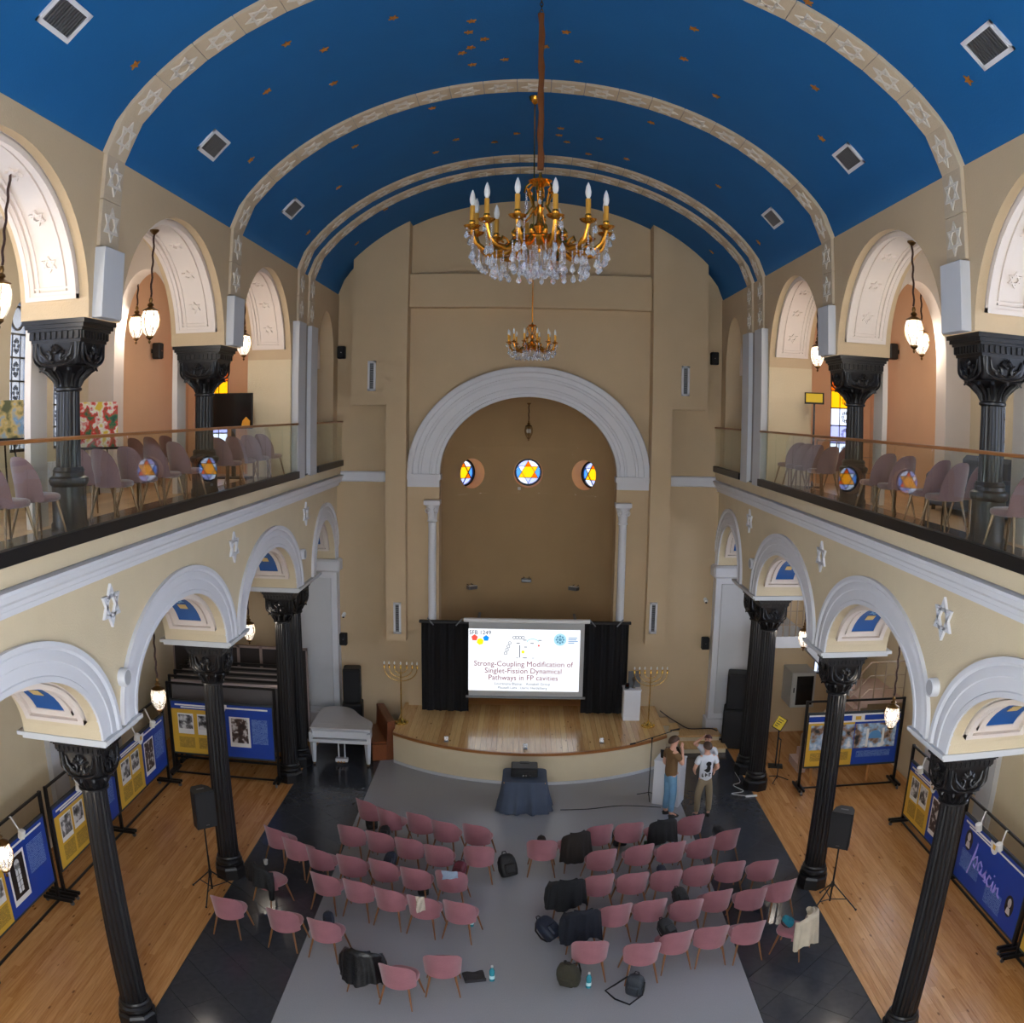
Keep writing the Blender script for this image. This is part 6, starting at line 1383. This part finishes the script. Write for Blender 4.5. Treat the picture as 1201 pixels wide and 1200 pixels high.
def laptop_closed(label, key, rgb): o = thing('closed_laptop', label, 'laptop', seat_pos(key, 0, .05), CHP[key][1]+.2, 'closed laptops'); part('base', MB().bbox(-.15, .15, -.1, .1, 0, .01, .003), mat('laptop_%d' % rgb[0], rgb, .4, metal=.4), o); part('lid', MB().bbox(-.15, .15, -.1, .1, .011, .018, .003), mat('laptop_%d' % rgb[0], rgb, .4, metal=.4), o)
laptop_closed('dark grey folder lying on a chair in the right last row', ('right', 'last row', 1), (72, 76, 74)); laptop_closed('pale closed laptop on the outer chair of the right last row', ('right', 'last row', 4), (196, 196, 192))
o = thing('paper_sheet', 'blue and white leaflet on a chair in the right fourth row', 'leaflet', seat_pos(('right', 'fourth row', 4), 0, .08), .2); part('sheet', MB().box(-.1, .1, -.07, .07, 0, .004), WPAPER, o); part('picture', MB().box(-.02, .09, -.06, .06, .004, .006), mat('leaflet_blue', (120, 165, 205), .5), o)

# ------------------------------------------------------------------ people
def skin_obj(name, V, E, Rd, m, parent, root, sub=2):
    me = bpy.data.meshes.new(name); me.from_pydata([tuple(v) for v in V], E, []); me.update(); o = link(name, me, parent); me.materials.append(m)
    md = o.modifiers.new('skin', 'SKIN'); md.use_smooth_shade = True; md.branch_smoothing = .5
    for i, r in enumerate(Rd): d = me.skin_vertices[0].data[i]; d.radius = r if isinstance(r, tuple) else (r, r); d.use_root = (i == root)
    s_ = o.modifiers.new('sub', 'SUBSURF'); s_.levels = sub; s_.render_levels = sub; return o
SKIN = mat('skin_tone', (214, 164, 140), .55)
def person(label, loc, rz, H, shirt, trouser, hair, shoes, elbows, wrists, hairlong=False, lean=0, stance=.1, sleeve=.55):
    """origin on the floor between the feet; faces +y; elbows/wrists are (left, right) joint positions"""
    o = thing('person', label, 'person', loc, rz, 'people standing by the podium'); k = H/1.75; S = lambda x, y, z: Vector((x*k, y*k, z*k))
    V = [S(0, 0, .96), S(0, 0, 1.12), S(0, lean, 1.30), S(0, lean, 1.44), S(0, lean+.015, 1.53), S(0, lean+.03, 1.60), S(0, lean+.035, 1.68), S(0, lean+.03, 1.735)]
    Rd = [(.13*k, .1*k), (.12*k, .09*k), (.15*k, .1*k), (.1*k, .075*k), (.052*k, .055*k), (.075*k, .088*k), (.078*k, .095*k), (.05*k, .06*k)]
    E = [(i, i+1) for i in range(7)]
    def add(p, r, pr): V.append(p); Rd.append(r); E.append((pr, len(V)-1)); return len(V)-1
    fingers = []
    for s_, side in ((-1, 0), (1, 1)):
        h = add(S(s_*.085, 0, .90), .085*k, 0); kn = add(S(s_*stance, .025, .50), .058*k, h); an = add(S(s_*(stance+.005), -.015, .10), .038*k, kn); add(S(s_*(stance+.03), .12, .035), .034*k, an)
        sh = add(S(s_*.165, lean-.005, 1.415), .058*k, 3); el = add(S(*elbows[side]), .042*k, sh); wr = add(S(*wrists[side]), .028*k, el)
        d = (S(*wrists[side])-S(*elbows[side])).normalized(); pm = add(S(*wrists[side])+d*.05*k, (.036*k, .018*k), wr); palm = S(*wrists[side])+d*.085*k
        a = d.cross(Vector((1, 0, 0) if abs(d.x) < .8 else (0, 1, 0))).normalized(); b = a.cross(d).normalized()
        for f, l in ((-.026, .06), (-.009, .072), (.009, .068), (.026, .052)):
            i1 = add(palm+a*f*k, .0095*k, pm); i2 = add(palm+a*f*k+d*l*.55*k+b*.008*k, .009*k, i1); add(palm+a*f*k+d*l*k*.95+b*.026*k, .007*k, i2)
        i1 = add(S(*wrists[side])+d*.03*k-a*.034*k, .011*k, pm); add(S(*wrists[side])+d*.075*k-a*.058*k+b*.012*k, .008*k, i1)
    body = skin_obj('body', V, E, Rd, SKIN, o, 0)
    sv = [S(0, 0, .84), S(0, 0, 1.05), S(0, lean, 1.3), S(0, lean, 1.43), S(0, lean+.005, 1.5)]; sr = [(.165*k, .13*k), (.152*k, .12*k), (.175*k, .125*k), (.12*k, .095*k), (.068*k, .066*k)]; se = [(0, 1), (1, 2), (2, 3), (3, 4)]
    for s_, side in ((-1, 0), (1, 1)):
        sv.append(S(s_*.17, lean-.005, 1.405)); sr.append(.078*k); se.append((3, len(sv)-1)); e = Vector(elbows[side]); a = Vector((s_*.165, lean-.005, 1.415)); q = a+(e-a)*sleeve*1.15; sv.append(S(*q)); sr.append(.066*k); se.append((len(sv)-2, len(sv)-1))
    sh = skin_obj('shirt', sv, se, sr, shirt, o, 0)
    tv = [S(0, 0, 1.04), S(0, 0, .90)]; tr = [(.145*k, .115*k), (.135*k, .115*k)]; te = [(0, 1)]
    for s_ in (-1, 1):
        tv += [S(s_*.088, 0, .82), S(s_*stance, .02, .5), S(s_*(stance+.005), -.012, .12)]; tr += [.098*k, .078*k, .062*k]; n = len(tv); te += [(1, n-3), (n-3, n-2), (n-2, n-1)]
    skin_obj('trousers', tv, te, tr, trouser, o, 0)
    for s_ in (-1, 1):
        P = []
        for z, f in ((.0, 1.0), (.03, 1.04), (.06, .9), (.09, .6)): P.append([(s_*(stance+.015)*k+.048*k*f*math.cos(a), .05*k+(.135*k*f if math.sin(a) > 0 else .1*k*f)*math.sin(a)-(0 if z < .06 else .03*k), z*k) for a in [2*PI*i/18 for i in range(19)]])
        m = MB().grid(P); m.add(P[0][:-1], [tuple(range(18))]); part('shoe', m, shoes, o, 60)
    hm = MB(); hc = S(0, lean+.02, 1.665)
    for i in range(1): 
        P = []
        for z in range(9):
            th = PI*.5*z/8; P.append([hc+Vector((.098*k*math.cos(th)*math.cos(a), .112*k*math.cos(th)*math.sin(a)-.012*k, .088*k*math.sin(th)-(.055*k*max(0, -math.sin(a)) if z == 0 else .03*k*max(0, -math.sin(a))*(1-z/8))+(.035*k*max(0, math.sin(a))*(1-z/8)))) for a in [2*PI*j/24 for j in range(25)]])
        hm.grid(P)
    part('hair', hm, hair, o, 60)
    if hairlong: part('pony_tail', MB().tube([S(0, lean-.08, 1.70), S(.01, lean-.13, 1.62), S(.02, lean-.12, 1.48), S(.02, lean-.11, 1.36)], [.035*k, .045*k, .04*k, .012*k], 10), hair, o, 60)
    face = part('nose', MB().tube([S(0, lean+.125, 1.665), S(0, lean+.148, 1.628), S(0, lean+.13, 1.618)], [.008*k, .014*k, .01*k], 8), SKIN, o, 60)
    for s_ in (-1, 1):
        part('ear', MB().ball(S(s_*.082, lean+.03, 1.64), .024*k, 8, 6, (.4, .8, 1.2)), SKIN, o, 60); part('eye', MB().ball(S(s_*.03, lean+.115, 1.66), .011*k, 8, 6), mat('eye_dark', (40, 30, 26), .3), o, 60); part('eyebrow', MB().tube([S(s_*.045, lean+.115, 1.683), S(s_*.018, lean+.125, 1.685)], .005*k, 5), hair, o)
    part('mouth', MB().tube([S(-.022, lean+.118, 1.585), S(0, lean+.126, 1.583), S(.022, lean+.118, 1.585)], .006*k, 6), mat('lip', (170, 100, 92), .5), o)
    return o, k, sh
WT = mat('white_tshirt', (214, 218, 226), .85, bump=.3, bscale=14); DENIM = mat('blue_denim', (112, 156, 190), .85, var=.15, vscale=9); DNAVY = mat('dark_denim', (30, 34, 48), .85); OLV = mat('olive_brown_shirt', (116, 88, 56), .85, bump=.3, bscale=14); KHK = mat('khaki_trousers', (138, 122, 98), .85, bump=.3, bscale=14); HB = mat('brown_hair', (74, 50, 36), .6, var=.3, vscale=30); HR = mat('auburn_hair', (84, 34, 30), .5, var=.3, vscale=30); SHW = mat('white_trainers', (216, 214, 210), .6); SHB = mat('dark_shoes', (40, 38, 38), .6)
p1 = at(783, 957, Z=0); p1.z = 0
person('person in an olive brown t-shirt and light jeans with hand to the mouth', p1, -1.15, 1.84, OLV, DENIM, HB, SHB, [(-.24, -.02, 1.12), (.25, .1, 1.2)], [(-.16, .14, .95), (.09, .17, 1.46)])
p2 = at(823, 958, Z=0); p2.z = 0
_, k2, sh2 = person('person in a white t-shirt with black print on the back and khaki trousers', p2, .12, 1.72, WT, KHK, HB, SHB, [(-.27, -.02, 1.16), (.27, -.02, 1.16)], [(-.2, .16, 1.02), (.2, .16, 1.02)], stance=.13)
m = MB(); f3 = lambda u, z, d: (u*k2, -d*k2, z*k2)
m.prism([(-.09, 1.17), (-.03, 1.12), (.03, 1.13), (.05, 1.2), (.04, 1.27), (.06, 1.3), (.05, 1.345), (.0, 1.36), (-.045, 1.33), (-.05, 1.29), (-.02, 1.26), (-.03, 1.2), (-.06, 1.18)], f3, .126, .156)
part('back_print', m, BLK, sh2); m = MB()
for i, x in enumerate((-.13, -.05, .03, .1)): m.box((x)*k2, (x+.012)*k2, -.152*k2, -.12*k2, 1.02*k2, 1.09*k2); m.box((x)*k2, (x+.04)*k2, -.152*k2, -.12*k2, (1.02+.03*(i % 3))*k2, (1.032+.03*(i % 3))*k2)
part('print_lettering', m, BLK, sh2, kind='stuff')
p3 = at(826, 944, Z=0); p3.z = 0
person('person in a white t-shirt with auburn hair standing behind, hand on the head', (3.95, 18.2, 0), 2.75, 1.62, WT, DNAVY, HR, SHW, [(-.26, .0, 1.14), (.3, .1, 1.52)], [(-.24, .1, .92), (.13, .12, 1.68)], True)
